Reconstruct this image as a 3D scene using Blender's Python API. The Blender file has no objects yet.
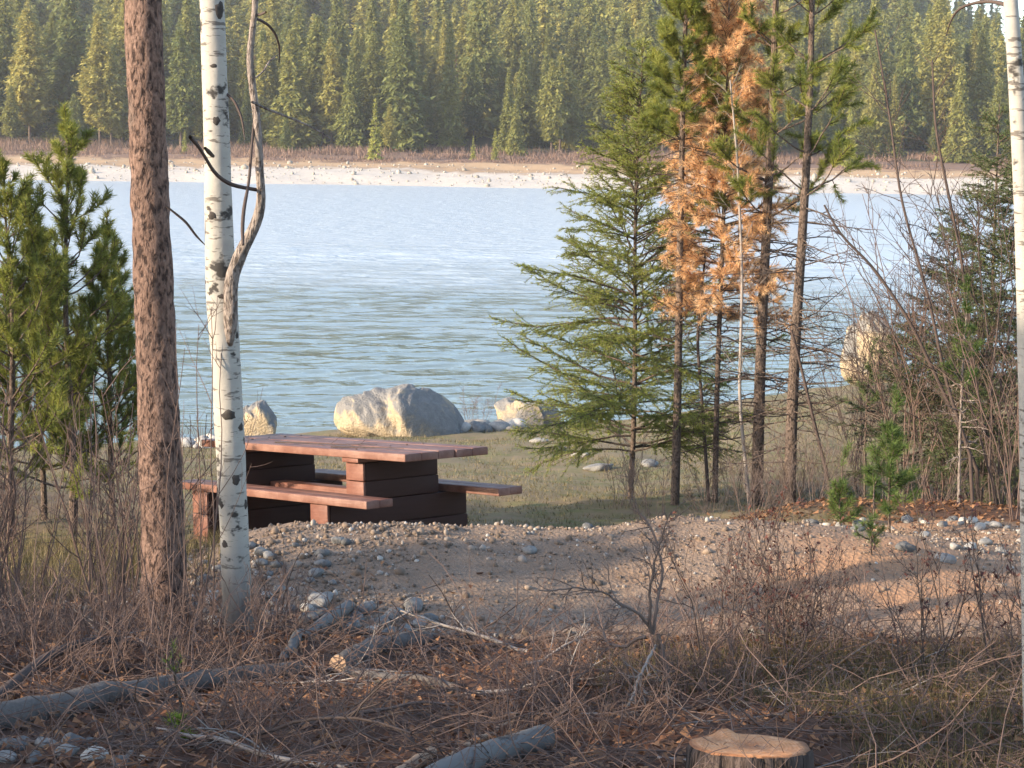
import bpy, math, random
import numpy as np
from mathutils import Vector, Matrix

random.seed(7)
RNG = np.random.default_rng(7)
R = math.radians
scene = bpy.context.scene
COL = scene.collection

# ------------------------------------------------------------------ camera
F = 1800.0
TH = math.atan(244.0 / F)
RO = R(0.957)
CAM = np.array([0.0, 0.0, 5.0])
_fw = np.array([0, math.cos(TH), -math.sin(TH)])
_up0 = np.array([0, math.sin(TH), math.cos(TH)])
_rt0 = np.array([1.0, 0, 0])
_rt = math.cos(RO) * _rt0 + math.sin(RO) * _up0
_up = -math.sin(RO) * _rt0 + math.cos(RO) * _up0

cd = bpy.data.cameras.new('camera')
cam = bpy.data.objects.new('camera', cd)
COL.objects.link(cam)
cd.sensor_width = 36.0
cd.lens = 36.0 * F / 1024.0
cd.clip_start = 0.05
cd.clip_end = 6000
M = Matrix(((_rt[0], _up[0], -_fw[0], CAM[0]), (_rt[1], _up[1], -_fw[1], CAM[1]), (_rt[2], _up[2], -_fw[2], CAM[2]), (0, 0, 0, 1)))
cam.matrix_world = M
scene.camera = cam


def P(px, py, d):
    """the point seen in the photo at (px, py), d metres ahead"""
    v = _fw + _rt * ((px - 512) / F) + _up * ((384 - py) / F)
    return CAM + v * (d / v[1])


# ------------------------------------------------------------------ noise and terrain
def _hash(i, j, s):
    h = (i.astype(np.int64) * 374761393 + j.astype(np.int64) * 668265263 + s * 1442695041) & 0xFFFFFFFF
    h = ((h ^ (h >> 13)) * 1274126177) & 0xFFFFFFFF
    return ((h ^ (h >> 16)) & 0xFFFF) / 65535.0


def vnoise(x, y, s=0):
    i = np.floor(x); j = np.floor(y)
    fx = x - i; fy = y - j
    fx = fx * fx * (3 - 2 * fx); fy = fy * fy * (3 - 2 * fy)
    a = _hash(i, j, s); b = _hash(i + 1, j, s); c = _hash(i, j + 1, s); d = _hash(i + 1, j + 1, s)
    return (a * (1 - fx) + b * fx) * (1 - fy) + (c * (1 - fx) + d * fx) * fy


def fbm(x, y, s=0, o=4):
    t = 0; a = 0.5
    for k in range(o):
        t = t + a * (vnoise(x, y, s + 17 * k) - 0.5)
        x = x * 2.03 + 5.1; y = y * 2.03 + 1.7; a *= 0.5
    return t


def sstep(a, b, x):
    t = np.clip((x - a) / (b - a), 0, 1)
    return t * t * (3 - 2 * t)


_LY = [-40, 0, 4, 5, 6, 7.5, 8.5, 10.5, 12.5, 14, 20, 28, 31, 33, 40, 60, 170, 186, 191, 199, 215, 235, 255, 300, 400, 520, 600, 760]
_LH = [1.6, 1.62, 1.75, 1.84, 1.95, 2.13, 2.42, 2.66, 2.95, 3.1, 3.75, 4.55, 4.88, 5.3, 6.5, 8, 8, 5.6, 5.0, 4.1, 3.0, 1.9, 0.4, -5, -32, -66, -82, -60]
_RH = [1.6, 1.62, 1.75, 1.84, 1.95, 2.13, 2.40, 2.46, 2.66, 2.98, 3.72, 4.5, 4.88, 5.3, 6.5, 8, 8, 5.6, 5.0, 4.1, 3.0, 1.9, 0.4, -5, -32, -66, -82, -60]


def gz(x, y):
    x = np.asarray(x, float); y = np.asarray(y, float)
    # the near shore runs obliquely: nearer on the left, farther on the right
    sh = np.interp(x, [-30, -9, -6, -1, 2, 7, 12, 40], [-4.5, -4.0, -2.6, -0.3, 0.5, 6.0, 8.0, 12])
    w = sstep(15, 26, y) * (1 - sstep(60, 110, y))
    yy = y - sh * w
    HL = np.interp(yy, _LY, _LH); HR = np.interp(yy, _LY, _RH)
    t = sstep(0.3, 2.8, x)
    H = HL * (1 - t) + HR * t
    # hill sinks towards the right where a notch of sky shows
    hill = sstep(255, 330, y)
    drop = sstep(45, 165, x * 520 / np.maximum(y, 260))
    H = H + hill * drop * np.interp(y, [255, 400, 520, 700], [0, 23, 56, 71])
    # gravel mound in front of the table
    yc = 10.45 + 0.12 * np.clip(x, -2, 3) + 0.12 * np.sin(x * 2.1)
    amp = sstep(-2.5, -1.2, x + 0.3 * (vnoise(y * 1.3, x * 0 + 3.3, 5) - .5)) * (1 - sstep(0.8, 3.6, x)) * 0.40
    s_ = np.where(y < yc, 1.05, 0.62)
    H = H - amp * np.exp(-((y - yc) / s_) ** 2)
    # bank behind the gravel on the right
    H = H - 0.16 * np.exp(-((y - 13.4 - 0.1 * x) / 0.5) ** 2) * sstep(1.4, 2.4, x)
    z = 5.0 - H
    near = 1 - sstep(40, 70, y)
    n = fbm(x * 0.9, y * 0.9, 3, 4) * 0.16 * near + fbm(x * 5, y * 5, 9, 3) * 0.05 * near
    n = n * np.where(y > 40, 0.3, 1.0) * (0.35 + 0.65 * (1 - np.exp(-((y - 13.0) / 1.4) ** 2) * (np.abs(x + 1.3) < 2.2)))
    far = sstep(205, 260, y)
    n = n + far * fbm(x / 45.0, y / 45.0, 21, 4) * 12 * sstep(250, 330, y)
    n = n + sstep(186, 195, y) * (1 - far) * fbm(x / 9.0, y / 6.0, 31, 4) * 0.9
    return z + n


def gz1(x, y):
    return float(gz(np.array([x]), np.array([y]))[0])


def G(px, d, dz=0.0):
    """the ground point d metres ahead in image column px"""
    py = 600.0
    for _ in range(8):
        p = P(px, py, d)
        z = gz1(p[0], d)
        py -= (z - p[2]) * F / d
    p = P(px, py, d)
    return np.array([p[0], d, gz1(p[0], d) + dz])


# ------------------------------------------------------------------ mesh building
class Geo:
    def __init__(s):
        s.v = []; s.f = []; s.a = []; s.n = 0

    def add(s, verts, faces, var=0.5):
        verts = np.asarray(verts, np.float32).reshape(-1, 3)
        if not len(verts):
            return
        if not isinstance(faces, list):
            faces = [faces]
        for fc in faces:
            fc = np.asarray(fc, np.int64)
            if len(fc):
                s.f.append(fc + s.n)
        if np.isscalar(var):
            var = np.full(len(verts), var, np.float32)
        s.v.append(verts); s.a.append(np.asarray(var, np.float32)); s.n += len(verts)

    def mesh(s, name, mat, smooth=False):
        me = bpy.data.meshes.new(name)
        V = np.concatenate(s.v) if s.v else np.zeros((0, 3), np.float32)
        me.vertices.add(len(V))
        me.vertices.foreach_set('co', V.ravel())
        loops = np.concatenate([f.ravel() for f in s.f]).astype(np.int32)
        tot = np.concatenate([np.full(len(f), f.shape[1], np.int32) for f in s.f])
        start = np.concatenate([[0], np.cumsum(tot)[:-1]]).astype(np.int32)
        me.loops.add(len(loops)); me.loops.foreach_set('vertex_index', loops)
        me.polygons.add(len(tot)); me.polygons.foreach_set('loop_start', start)
        try:
            me.polygons.foreach_set('loop_total', tot)
        except Exception:
            pass
        if smooth:
            me.polygons.foreach_set('use_smooth', np.ones(len(tot), bool))
        at = me.attributes.new('var', 'FLOAT', 'POINT')
        at.data.foreach_set('value', np.concatenate(s.a))
        me.update(calc_edges=True)
        me.validate()
        if mat:
            me.materials.append(mat)
        return me


def link(name, me, parent=None, loc=None):
    o = bpy.data.objects.new(name, me)
    COL.objects.link(o)
    if parent is not None:
        o.parent = parent
    if loc is not None:
        o.location = Vector([float(c) for c in loc])
    return o


def tag(o, label=None, cat=None, group=None, kind=None):
    for k, v in (('label', label), ('category', cat), ('group', group), ('kind', kind)):
        if v:
            o[k] = v
    return o


def thing(name, label, cat, loc, rz=0.0, group=None, sc=1.0):
    o = bpy.data.objects.new(name, None)
    COL.objects.link(o)
    o.empty_display_size = 0.2
    o.location = Vector([float(c) for c in loc]); o.rotation_euler = (0, 0, rz); o.scale = (sc, sc, sc)
    return tag(o, label, cat, group)


def dup(root, loc, rz=0.0, sc=1.0, label=None, group=None, szz=None):
    r = root.copy(); COL.objects.link(r)
    r.location = Vector([float(c) for c in loc]); r.rotation_euler = (0, 0, rz); r.scale = (sc, sc, szz or sc)
    if label: r['label'] = label
    if group: r['group'] = group
    for ch in list(root.children):
        c = ch.copy(); COL.objects.link(c); c.parent = r
    return r


def norm(v):
    return v / np.maximum(np.linalg.norm(v, axis=-1, keepdims=True), 1e-9)


def tubes(g, paths, radii, sides=5, var=0.5, cap=False, rough=0.0):
    """paths (M,N,3), radii (M,N)"""
    paths = np.asarray(paths, float)
    if paths.ndim == 2:
        paths = paths[None]
    radii = np.asarray(radii, float)
    if radii.ndim == 1:
        radii = np.broadcast_to(radii, paths.shape[:2])
    m, n, _ = paths.shape
    if m == 0:
        return
    T = norm(np.gradient(paths, axis=1))
    D = norm(paths[:, -1] - paths[:, 0])
    ref = np.where(np.abs(D[:, 2:3]) < 0.8, np.array([[0, 0, 1.0]]), np.array([[1.0, 0.13, 0]]))
    U = norm(np.cross(T, ref[:, None, :])); W = np.cross(T, U)
    an = np.arange(sides) * 2 * np.pi / sides
    rr = radii[:, :, None, None]
    if rough:
        rr = rr * (1 + rough * (RNG.random((m, n, sides, 1)) - 0.5))
    V = paths[:, :, None, :] + rr * (np.cos(an)[None, None, :, None] * U[:, :, None, :] + np.sin(an)[None, None, :, None] * W[:, :, None, :])
    idx = np.arange(m * n * sides).reshape(m, n, sides)
    a = idx[:, :-1, :]; b = idx[:, 1:, :]
    q = np.stack([a, np.roll(a, -1, 2), np.roll(b, -1, 2), b], -1).reshape(-1, 4)
    fs = [q]
    if cap:
        fs.append(idx[:, -1, :].reshape(m, sides)); fs.append(idx[:, 0, ::-1].reshape(m, sides))
    if np.ndim(var) == 1:
        var = np.repeat(var, n * sides)
    g.add(V.reshape(-1, 3), fs, var)


def grow(rng, st, di, ln, n, wob=0.15, up=0.0):
    """curved shoots: starts (M,3), directions, lengths -> (M,n,3)"""
    m = len(st)
    p = np.zeros((m, n, 3)); p[:, 0] = st
    d = norm(di)
    for k in range(1, n):
        d = norm(d + wob * rng.normal(size=(m, 3)) + np.array([0, 0, up]))
        p[:, k] = p[:, k - 1] + d * (np.asarray(ln)[:, None] / (n - 1))
    return p


def along(paths, which, t):
    n = paths.shape[1]
    k = np.clip((t * (n - 1)).astype(int), 0, n - 2); fr = (t * (n - 1) - k)[:, None]
    a = paths[which, k]; b = paths[which, k + 1]
    return a * (1 - fr) + b * fr, norm(b - a)


def kids(rng, paths, cnt, t0, t1, ang, lens, n, wob, up):
    m = paths.shape[0]
    which = np.repeat(np.arange(m), cnt)
    t = rng.uniform(t0, t1, len(which))
    s, d = along(paths, which, t)
    r = norm(rng.normal(size=s.shape)); r = norm(r - (r * d).sum(-1, keepdims=True) * d)
    dd = norm(d * math.cos(ang) + r * math.sin(ang))
    L = np.linalg.norm(paths[which, -1] - paths[which, 0], axis=1) * lens * rng.uniform(.5, 1.2, len(which)) * (1.15 - .7 * t)
    return grow(rng, s, dd, L, n, wob, up)


def needles(g, base, di, ln, w, var):
    """thin pointed blades"""
    m = len(base)
    r = norm(np.cross(di, RNG.normal(size=(m, 3))))
    ln = np.broadcast_to(np.asarray(ln, float), (m,))[:, None]
    V = np.stack([base - r * w * .5, base + r * w * .5, base + di * ln], 1).reshape(-1, 3)
    g.add(V, np.arange(m * 3).reshape(m, 3), np.repeat(np.broadcast_to(var, (m,)), 3))


def clumps(g, c, size, tilt, var, az=None):
    """irregular leaf-clump triangles lying near the horizontal, pointing outward"""
    m = len(c)
    az = RNG.uniform(0, 6.28, m) if az is None else az
    u = np.stack([np.cos(az), np.sin(az), RNG.uniform(-tilt, tilt * .6, m)], -1)
    s = np.stack([-np.sin(az), np.cos(az), RNG.uniform(-tilt, tilt, m)], -1)
    size = np.broadcast_to(size, (m,))[:, None]
    a = c - u * size * .5 + s * size * RNG.uniform(.2, .5, (m, 1))
    b = c - u * size * .5 - s * size * RNG.uniform(.2, .5, (m, 1))
    t = c + u * size * RNG.uniform(.5, .9, (m, 1))
    V = np.stack([a, b, t], 1).reshape(-1, 3)
    g.add(V, np.arange(3 * m).reshape(m, 3), np.repeat(np.broadcast_to(var, (m,)), 3))


# ------------------------------------------------------------------ materials
class N:
    def __init__(s, name):
        s.m = bpy.data.materials.new(name); s.m.use_nodes = True
        s.t = s.m.node_tree
        s.b = s.t.nodes['Principled BSDF']
        s.out = s.t.nodes['Material Output']
        s.b.inputs['Specular IOR Level'].default_value = 0.25

    def n(s, typ, **kw):
        x = s.t.nodes.new(typ)
        for k, v in kw.items():
            if k.startswith('i_'):
                key = k[2:].replace('_', ' ')
                x.inputs[int(key) if key.isdigit() else key].default_value = v
            else:
                setattr(x, k, v)
        return x

    def l(s, a, b):
        s.t.links.new(a, b)

    def coord(s, scale=(1, 1, 1), which='Object'):
        tc = s.n('ShaderNodeTexCoord'); mp = s.n('ShaderNodeMapping')
        mp.inputs['Scale'].default_value = scale
        s.l(tc.outputs[which], mp.inputs['Vector'])
        return mp.outputs['Vector']

    def noise(s, vec, scale, detail=4, rough=.6, dist=0.0):
        x = s.n('ShaderNodeTexNoise'); x.inputs['Scale'].default_value = scale
        x.inputs['Detail'].default_value = detail; x.inputs['Roughness'].default_value = rough; x.inputs['Distortion'].default_value = dist
        if vec is not None: s.l(vec, x.inputs['Vector'])
        return x.outputs['Fac']

    def ramp(s, fac, stops):
        r = s.n('ShaderNodeValToRGB'); el = r.color_ramp.elements
        while len(el) > 1: el.remove(el[-1])
        el[0].position = stops[0][0]; el[0].color = (*stops[0][1], 1) if len(stops[0][1]) == 3 else stops[0][1]
        for p, c in stops[1:]:
            e = el.new(p); e.color = (*c, 1) if len(c) == 3 else c
        s.l(fac, r.inputs['Fac'])
        return r.outputs['Color']

    def mix(s, fac, a, b, mode='MIX'):
        x = s.n('ShaderNodeMix', data_type='RGBA', blend_type=mode)
        for sock, v in ((x.inputs[0], fac), (x.inputs[6], a), (x.inputs[7], b)):
            if isinstance(v, (int, float)): sock.default_value = v
            elif isinstance(v, tuple): sock.default_value = (*v, 1)
            else: s.l(v, sock)
        return x.outputs[2]

    def math(s, op, a, b=0.0):
        x = s.n('ShaderNodeMath', operation=op)
        for i, v in enumerate((a, b)):
            if isinstance(v, (int, float)): x.inputs[i].default_value = v
            else: s.l(v, x.inputs[i])
        return x.outputs[0]

    def attr(s, name, out='Fac'):
        x = s.n('ShaderNodeAttribute'); x.attribute_name = name
        return x.outputs[out]

    def rand(s):
        return s.n('ShaderNodeObjectInfo').outputs['Random']

    def bump(s, h, strength=.5, dist=.02):
        x = s.n('ShaderNodeBump'); x.inputs['Strength'].default_value = strength; x.inputs['Distance'].default_value = dist
        s.l(h, x.inputs['Height']); s.l(x.outputs['Normal'], s.b.inputs['Normal'])
        return x

    def color(s, c, rough=.85):
        if isinstance(c, tuple): s.b.inputs['Base Color'].default_value = (*c, 1)
        else: s.l(c, s.b.inputs['Base Color'])
        s.b.inputs['Roughness'].default_value = rough
        return s


def leaf_mat(name, dark, mid, light, extra=None, trans=.3, use_rand=False):
    k = N(name)
    v = k.attr('var')
    if use_rand:
        v = k.math('ADD', k.math('MULTIPLY', v, .42), k.math('MULTIPLY', k.rand(), .58))
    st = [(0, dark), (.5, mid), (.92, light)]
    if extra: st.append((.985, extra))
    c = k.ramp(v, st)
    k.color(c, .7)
    tr = k.n('ShaderNodeBsdfTranslucent'); k.l(c, tr.inputs['Color'])
    mx = k.n('ShaderNodeMixShader'); mx.inputs[0].default_value = trans
    k.l(k.b.outputs[0], mx.inputs[1]); k.l(tr.outputs[0], mx.inputs[2]); k.l(mx.outputs[0], k.out.inputs['Surface'])
    return k.m


def twig_mat(name, a, b, scale=9.0):
    k = N(name)
    n = k.noise(k.coord(), scale)
    k.color(k.mix(k.attr('var'), k.mix(n, a, b), b), .85)
    return k.m


MT = {}
MT['fir'] = leaf_mat('fir_needles', (.095, .13, .028), (.23, .26, .060), (.38, .39, .11), trans=.5)
MT['pine'] = leaf_mat('pine_needles', (.080, .11, .026), (.18, .205, .046), (.35, .34, .08), trans=.45)
MT['dkfir'] = leaf_mat('dark_fir_needles', (.050, .078, .032), (.10, .13, .05), (.17, .20, .07), trans=.35)
MT['seed'] = leaf_mat('seedling_needles', (.05, .085, .022), (.095, .145, .036), (.17, .22, .06), trans=.35)
MT['lime'] = leaf_mat('seedling_yellow_needles', (.12, .18, .02), (.22, .30, .04), (.32, .38, .06), trans=.35)
MT['orange'] = leaf_mat('dead_orange_needles', (.52, .28, .125), (.74, .46, .24), (.84, .62, .38), trans=.45)
MT['far'] = leaf_mat('far_conifer_needles', (.10, .138, .050), (.235, .240, .066), (.38, .33, .090), (.17, .10, .05), trans=.35, use_rand=True)
MT['farlime'] = leaf_mat('far_yellow_conifer_needles', (.19, .21, .045), (.30, .31, .065), (.40, .38, .09), trans=.3)
MT['farstuff'] = leaf_mat('far_forest_needles', (.10, .138, .050), (.235, .240, .066), (.38, .33, .090), (.17, .10, .05), trans=.3)
MT['deadleaf'] = leaf_mat('dead_leaves', (.06, .028, .017), (.16, .074, .040), (.34, .18, .09), trans=.25)
MT['redleaf'] = leaf_mat('dried_red_leaves', (.05, .018, .016), (.09, .032, .025), (.15, .06, .04), trans=.2)
MT['grass'] = leaf_mat('dry_grass_blades', (.045, .045, .018), (.13, .10, .045), (.28, .22, .11), trans=.3)
MT['twig'] = twig_mat('grey_brown_twig', (.075, .048, .040), (.16, .12, .10))
MT['redtwig'] = twig_mat('reddish_twig', (.078, .046, .037), (.155, .104, .084))
MT['darktwig'] = twig_mat('dark_twig', (.04, .028, .024), (.09, .065, .055))
MT['greytwig'] = twig_mat('pale_grey_twig', (.18, .15, .13), (.30, .26, .23))
MT['farbrush'] = leaf_mat('far_brush', (.12, .075, .060), (.21, .135, .105), (.30, .20, .14), trans=.2)


def bark_mat(name, deep, mid, hi, sc=1.0, lich=None, zs=.5):
    k = N(name)
    v = k.coord((1, 1, zs))
    plate = k.noise(v, 50 * sc, 3, .55, .3); fine = k.noise(v, 95 * sc, 4, .7); big = k.noise(v, 7 * sc, 4, .6)
    crack = k.ramp(plate, [(.36, (0, 0, 0)), (.44, (.6, .6, .6)), (.56, (1, 1, 1))])
    c = k.mix(k.ramp(fine, [(.35, (0, 0, 0)), (.65, (1, 1, 1))]), mid, hi)
    c = k.mix(k.ramp(big, [(.40, (0, 0, 0)), (.65, (.55, .55, .55))]), c, mid)
    c = k.mix(crack, deep, c)
    if lich: c = k.mix(k.ramp(k.noise(v, 5, 3), [(.60, (0, 0, 0)), (.68, (.6, .6, .6))]), c, lich)
    k.color(c, .9)
    k.bump(k.math('ADD', k.math('MULTIPLY', crack, .8), k.math('MULTIPLY', fine, .5)), 1.0, .010)
    return k.m


MT['pinebark'] = bark_mat('scaly_pine_bark', (.040, .025, .021), (.115, .070, .053), (.27, .175, .135), .95, (.15, .11, .09))
MT['thinbark'] = bark_mat('young_conifer_bark', (.05, .036, .028), (.11, .078, .060), (.20, .15, .12), 1.6)
k = N('weathered_log'); v = k.coord(); n1 = k.noise(v, 5, 6, .7); n2 = k.noise(v, 28, 5, .7)
c = k.mix(n2, (.055, .046, .040), (.20, .175, .155)); c = k.mix(k.ramp(n1, [(.5, (0, 0, 0)), (.62, (.8, .8, .8))]), c, (.085, .065, .052)); c = k.mix(k.ramp(k.noise(v, 2.3, 4), [(.60, (0, 0, 0)), (.63, (.9, .9, .9))]), c, (.55, .53, .50))
k.color(c, .9); k.bump(k.math('ADD', n1, n2), .8, .012); MT['log'] = k.m


def birch_mat(name, tint=(.45, .415, .36)):
    k = N(name)
    v = k.coord((1, 1, 5.5))
    lent = k.ramp(k.noise(v, 9, 3, .7), [(.585, (0, 0, 0)), (.63, (1, 1, 1))])
    v2 = k.coord((1, 1, 1.3))
    blot = k.ramp(k.noise(v2, 7.5, 4, .6), [(.59, (0, 0, 0)), (.64, (1, 1, 1))])
    base = k.mix(k.noise(k.coord((1, 1, 3)), 6, 5), tuple(c * .62 for c in tint), tint)
    c = k.mix(k.math('MULTIPLY', lent, .8), base, (.085, .07, .06))
    c = k.mix(k.math('MULTIPLY', blot, .95), c, (.035, .030, .027))
    low = k.attr('var')      # rough grey bark near the foot
    c = k.mix(low, c, k.mix(k.noise(k.coord((1, 1, .4)), 25, 5), (.05, .04, .035), (.24, .21, .18)))
    k.color(c, .75)
    k.bump(k.math('SUBTRACT', k.noise(v2, 30, 5), k.math('MULTIPLY', blot, .5)), .5, .006)
    return k.m


MT['birch'] = birch_mat('birch_bark')
k = N('black_knot'); k.color(k.mix(k.noise(k.coord(), 40), (.02, .017, .015), (.09, .075, .065)), .9); MT['knot'] = k.m
MT['greystem'] = bark_mat('grey_smooth_stem', (.11, .085, .07), (.21, .17, .145), (.37, .31, .27), 1.6, None, .3)


def stone_mat(name, a, b, c, sc=1.0, rnd=True, big=False):
    k = N(name)
    v = k.coord()
    n1 = k.noise(v, 3.0 * sc, 6, .65); n2 = k.noise(v, 22 * sc, 5, .7)
    col = k.ramp(n1, [(.3, a), (.5, b), (.7, c)])
    col = k.mix(.35, col, k.ramp(n2, [(.35, a), (.65, c)]))
    if rnd:
        h = k.n('ShaderNodeHueSaturation'); k.l(col, h.inputs['Color'])
        k.l(k.math('ADD', k.math('MULTIPLY', k.rand(), .7), .55), h.inputs['Value'])
        k.l(k.math('ADD', k.math('MULTIPLY', k.rand(), .8), .5), h.inputs['Saturation'])
        col = h.outputs['Color']
    k.color(col, .85)
    k.bump(k.math('ADD', n2, n1), .6, .03 if big else .012)
    return k.m


MT['stone'] = stone_mat('river_stone', (.12, .115, .108), (.21, .20, .185), (.31, .295, .27), 2)
MT['palestone'] = stone_mat('pale_stone', (.28, .255, .22), (.40, .365, .32), (.52, .48, .43), 2)
MT['beachstone'] = stone_mat('beach_stone', (.16, .13, .10), (.30, .26, .21), (.50, .46, .40), .4, rnd=False)
MT['bluestone'] = stone_mat('grey_blue_stone', (.13, .123, .112), (.205, .195, .18), (.29, .278, .26), 2)


def boulder_mat():
    k = N('lichen_boulder')
    v = k.coord()
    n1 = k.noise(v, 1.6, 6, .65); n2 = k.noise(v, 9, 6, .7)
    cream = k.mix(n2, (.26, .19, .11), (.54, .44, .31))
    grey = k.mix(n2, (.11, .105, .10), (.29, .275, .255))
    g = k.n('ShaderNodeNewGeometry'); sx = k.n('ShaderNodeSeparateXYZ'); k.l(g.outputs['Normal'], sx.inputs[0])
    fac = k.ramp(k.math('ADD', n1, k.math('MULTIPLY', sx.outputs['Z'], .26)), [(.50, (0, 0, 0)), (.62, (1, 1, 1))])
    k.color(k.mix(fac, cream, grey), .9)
    k.bump(k.math('ADD', n2, k.noise(v, 30, 4)), .8, .05)
    return k.m


MT['boulder'] = boulder_mat()


def table_mat(name, a, b, worn):
    k = N(name)
    v = k.coord((1.2, 14, 14))
    gr = k.noise(v, 4, 6, .65, .6)
    wear = k.noise(k.coord(), 5, 5, .7)
    c = k.mix(gr, a, b)
    c = k.mix(k.ramp(wear, [(.42, (0, 0, 0)), (.68, (.7, .7, .7))]), c, worn)
    k.color(c, .5); k.b.inputs['Specular IOR Level'].default_value = .4
    k.bump(gr, .6, .005)
    return k.m


MT['table'] = table_mat('red_brown_stained_timber', (.095, .033, .022), (.165, .064, .043), (.25, .125, .09))
MT['worn'] = table_mat('weathered_red_brown_boards', (.10, .039, .027), (.195, .088, .062), (.27, .155, .118))
k = N('shade_darkened_timber'); v = k.coord((9, 1.2, 9)); k.color(k.mix(k.noise(v, 4, 6, .65, .6), (.026, .012, .010), (.060, .028, .021)), .7); MT['support'] = k.m  # table timber darkened: shade on the support sides is put into the colour
k = N('cut_wood_face')
v = k.coord()
wv = k.n('ShaderNodeTexWave', wave_type='RINGS', rings_direction='SPHERICAL'); wv.inputs['Scale'].default_value = 26; wv.inputs['Distortion'].default_value = 1.6; wv.inputs['Detail Scale'].default_value = 1.2
wv.inputs['Detail'].default_value = 3
k.l(v, wv.inputs['Vector'])
c = k.mix(wv.outputs['Fac'], (.50, .22, .090), (.60, .29, .13))
c = k.mix(k.ramp(k.noise(v, 9, 5), [(.45, (0, 0, 0)), (.66, (.8, .8, .8))]), c, (.30, .14, .065))
c = k.mix(k.ramp(k.noise(v, 40, 4, .7), [(.5, (0, 0, 0)), (.7, (.6, .6, .6))]), c, (.68, .42, .25))
sxy = k.n('ShaderNodeSeparateXYZ'); k.l(v, sxy.inputs[0])
ang_ = k.math('ARCTAN2', sxy.outputs['Y'], sxy.outputs['X'])
cx = k.n('ShaderNodeCombineXYZ'); k.l(k.math('MULTIPLY', ang_, 2.2), cx.inputs[0]); k.l(k.math('MULTIPLY', sxy.outputs['Z'], 2.0), cx.inputs[1])
rad_ = k.ramp(k.noise(cx.outputs[0], 3.2, 3, .8), [(.60, (0, 0, 0)), (.66, (.8, .8, .8))])
c = k.mix(rad_, c, (.13, .055, .028))
ln = k.n('ShaderNodeVectorMath', operation='LENGTH'); k.l(v, ln.inputs[0])
c = k.mix(k.ramp(ln.outputs['Value'], [(.02, (.6, .6, .6)), (.07, (0, 0, 0)), (.150, (0, 0, 0)), (.168, (.75, .75, .75))]), c, (.19, .085, .045))
k.color(c, .85); k.bump(k.math('SUBTRACT', k.noise(k.coord((1, 1, 1)), 60, 4), rad_), .8, .006); MT['cut'] = k.m
k = N('split_pale_wood'); k.color(k.mix(k.noise(k.coord((3, 3, 3)), 8, 5), (.28, .17, .10), (.48, .33, .22)), .85); MT['split'] = k.m


def ground_mat():
    k = N('ground_mixed_earth')
    v = k.coord()
    za = k.n('ShaderNodeAttribute'); za.attribute_name = 'zone'
    sp = k.n('ShaderNodeSeparateColor'); k.l(za.outputs['Color'], sp.inputs[0])
    gravel, grass, beach = sp.outputs[0], sp.outputs[1], sp.outputs[2]
    zb = k.n('ShaderNodeAttribute'); zb.attribute_name = 'zone_b'
    sb = k.n('ShaderNodeSeparateColor'); k.l(zb.outputs['Color'], sb.inputs[0])
    orange, tan, brush = sb.outputs[0], sb.outputs[1], sb.outputs[2]
    fine = k.noise(v, 30, 5, .7); mid = k.noise(v, 5, 5, .65); big = k.noise(v, 1.1, 4)
    litter = k.mix(fine, (.040, .022, .015), (.15, .085, .055))
    litter = k.mix(k.ramp(mid, [(.45, (0, 0, 0)), (.65, (.8, .8, .8))]), litter, (.095, .042, .024))
    vo = k.n('ShaderNodeTexVoronoi'); vo.inputs['Scale'].default_value = 42; k.l(v, vo.inputs['Vector'])
    pc = k.ramp(k.math('FRACT', k.math('MULTIPLY', vo.outputs['Distance'], 3.7)), [(0, (.12, .085, .060)), (.4, (.215, .150, .105)), (.75, (.29, .21, .15)), (1, (.36, .29, .225))])
    gcol = k.mix(k.ramp(mid, [(.35, (.15, .15, .15)), (.65, (.75, .75, .75))]), pc, k.mix(fine, (.15, .095, .060), (.27, .18, .118)))
    gcol = k.mix(k.math('MULTIPLY', orange, .85), gcol, k.mix(fine, (.28, .145, .075), (.44, .25, .14)))
    gr = k.mix(fine, (.105, .082, .045), (.25, .195, .11))
    gr = k.mix(k.ramp(mid, [(.42, (0, 0, 0)), (.6, (.75, .75, .75))]), gr, k.mix(fine, (.065, .08, .022), (.15, .155, .05)))
    gr = k.mix(k.ramp(big, [(.42, (0, 0, 0)), (.58, (.7, .7, .7))]), gr, k.mix(fine, (.13, .09, .055), (.27, .20, .125)))
    be = k.mix(k.noise(v, 2.2, 6, .75), (.33, .275, .22), (.66, .60, .52))
    tn = k.mix(k.noise(v, 1.2, 6, .75), (.30, .19, .10), (.52, .36, .22))
    br = k.mix(k.noise(v, .9, 6, .75), (.12, .075, .055), (.25, .16, .115))
    c = litter
    for w, col in ((gravel, gcol), (grass, gr), (beach, be), (tan, tn), (brush, br)):
        c = k.mix(w, c, col)
    k.color(c, .95)
    h = k.math('ADD', k.math('MULTIPLY', vo.outputs['Distance'], k.math('MULTIPLY', gravel, 1.0)), fine)
    k.bump(h, .55, .014)
    return k.m


MT['ground'] = ground_mat()


def hill_mat():
    k = N('forest_floor'); v = k.coord()
    k.color(k.mix(k.noise(v, .4, 6, .7), (.030, .034, .018), (.075, .065, .035)), .95)
    return k.m


MT['hill'] = hill_mat()


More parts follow.
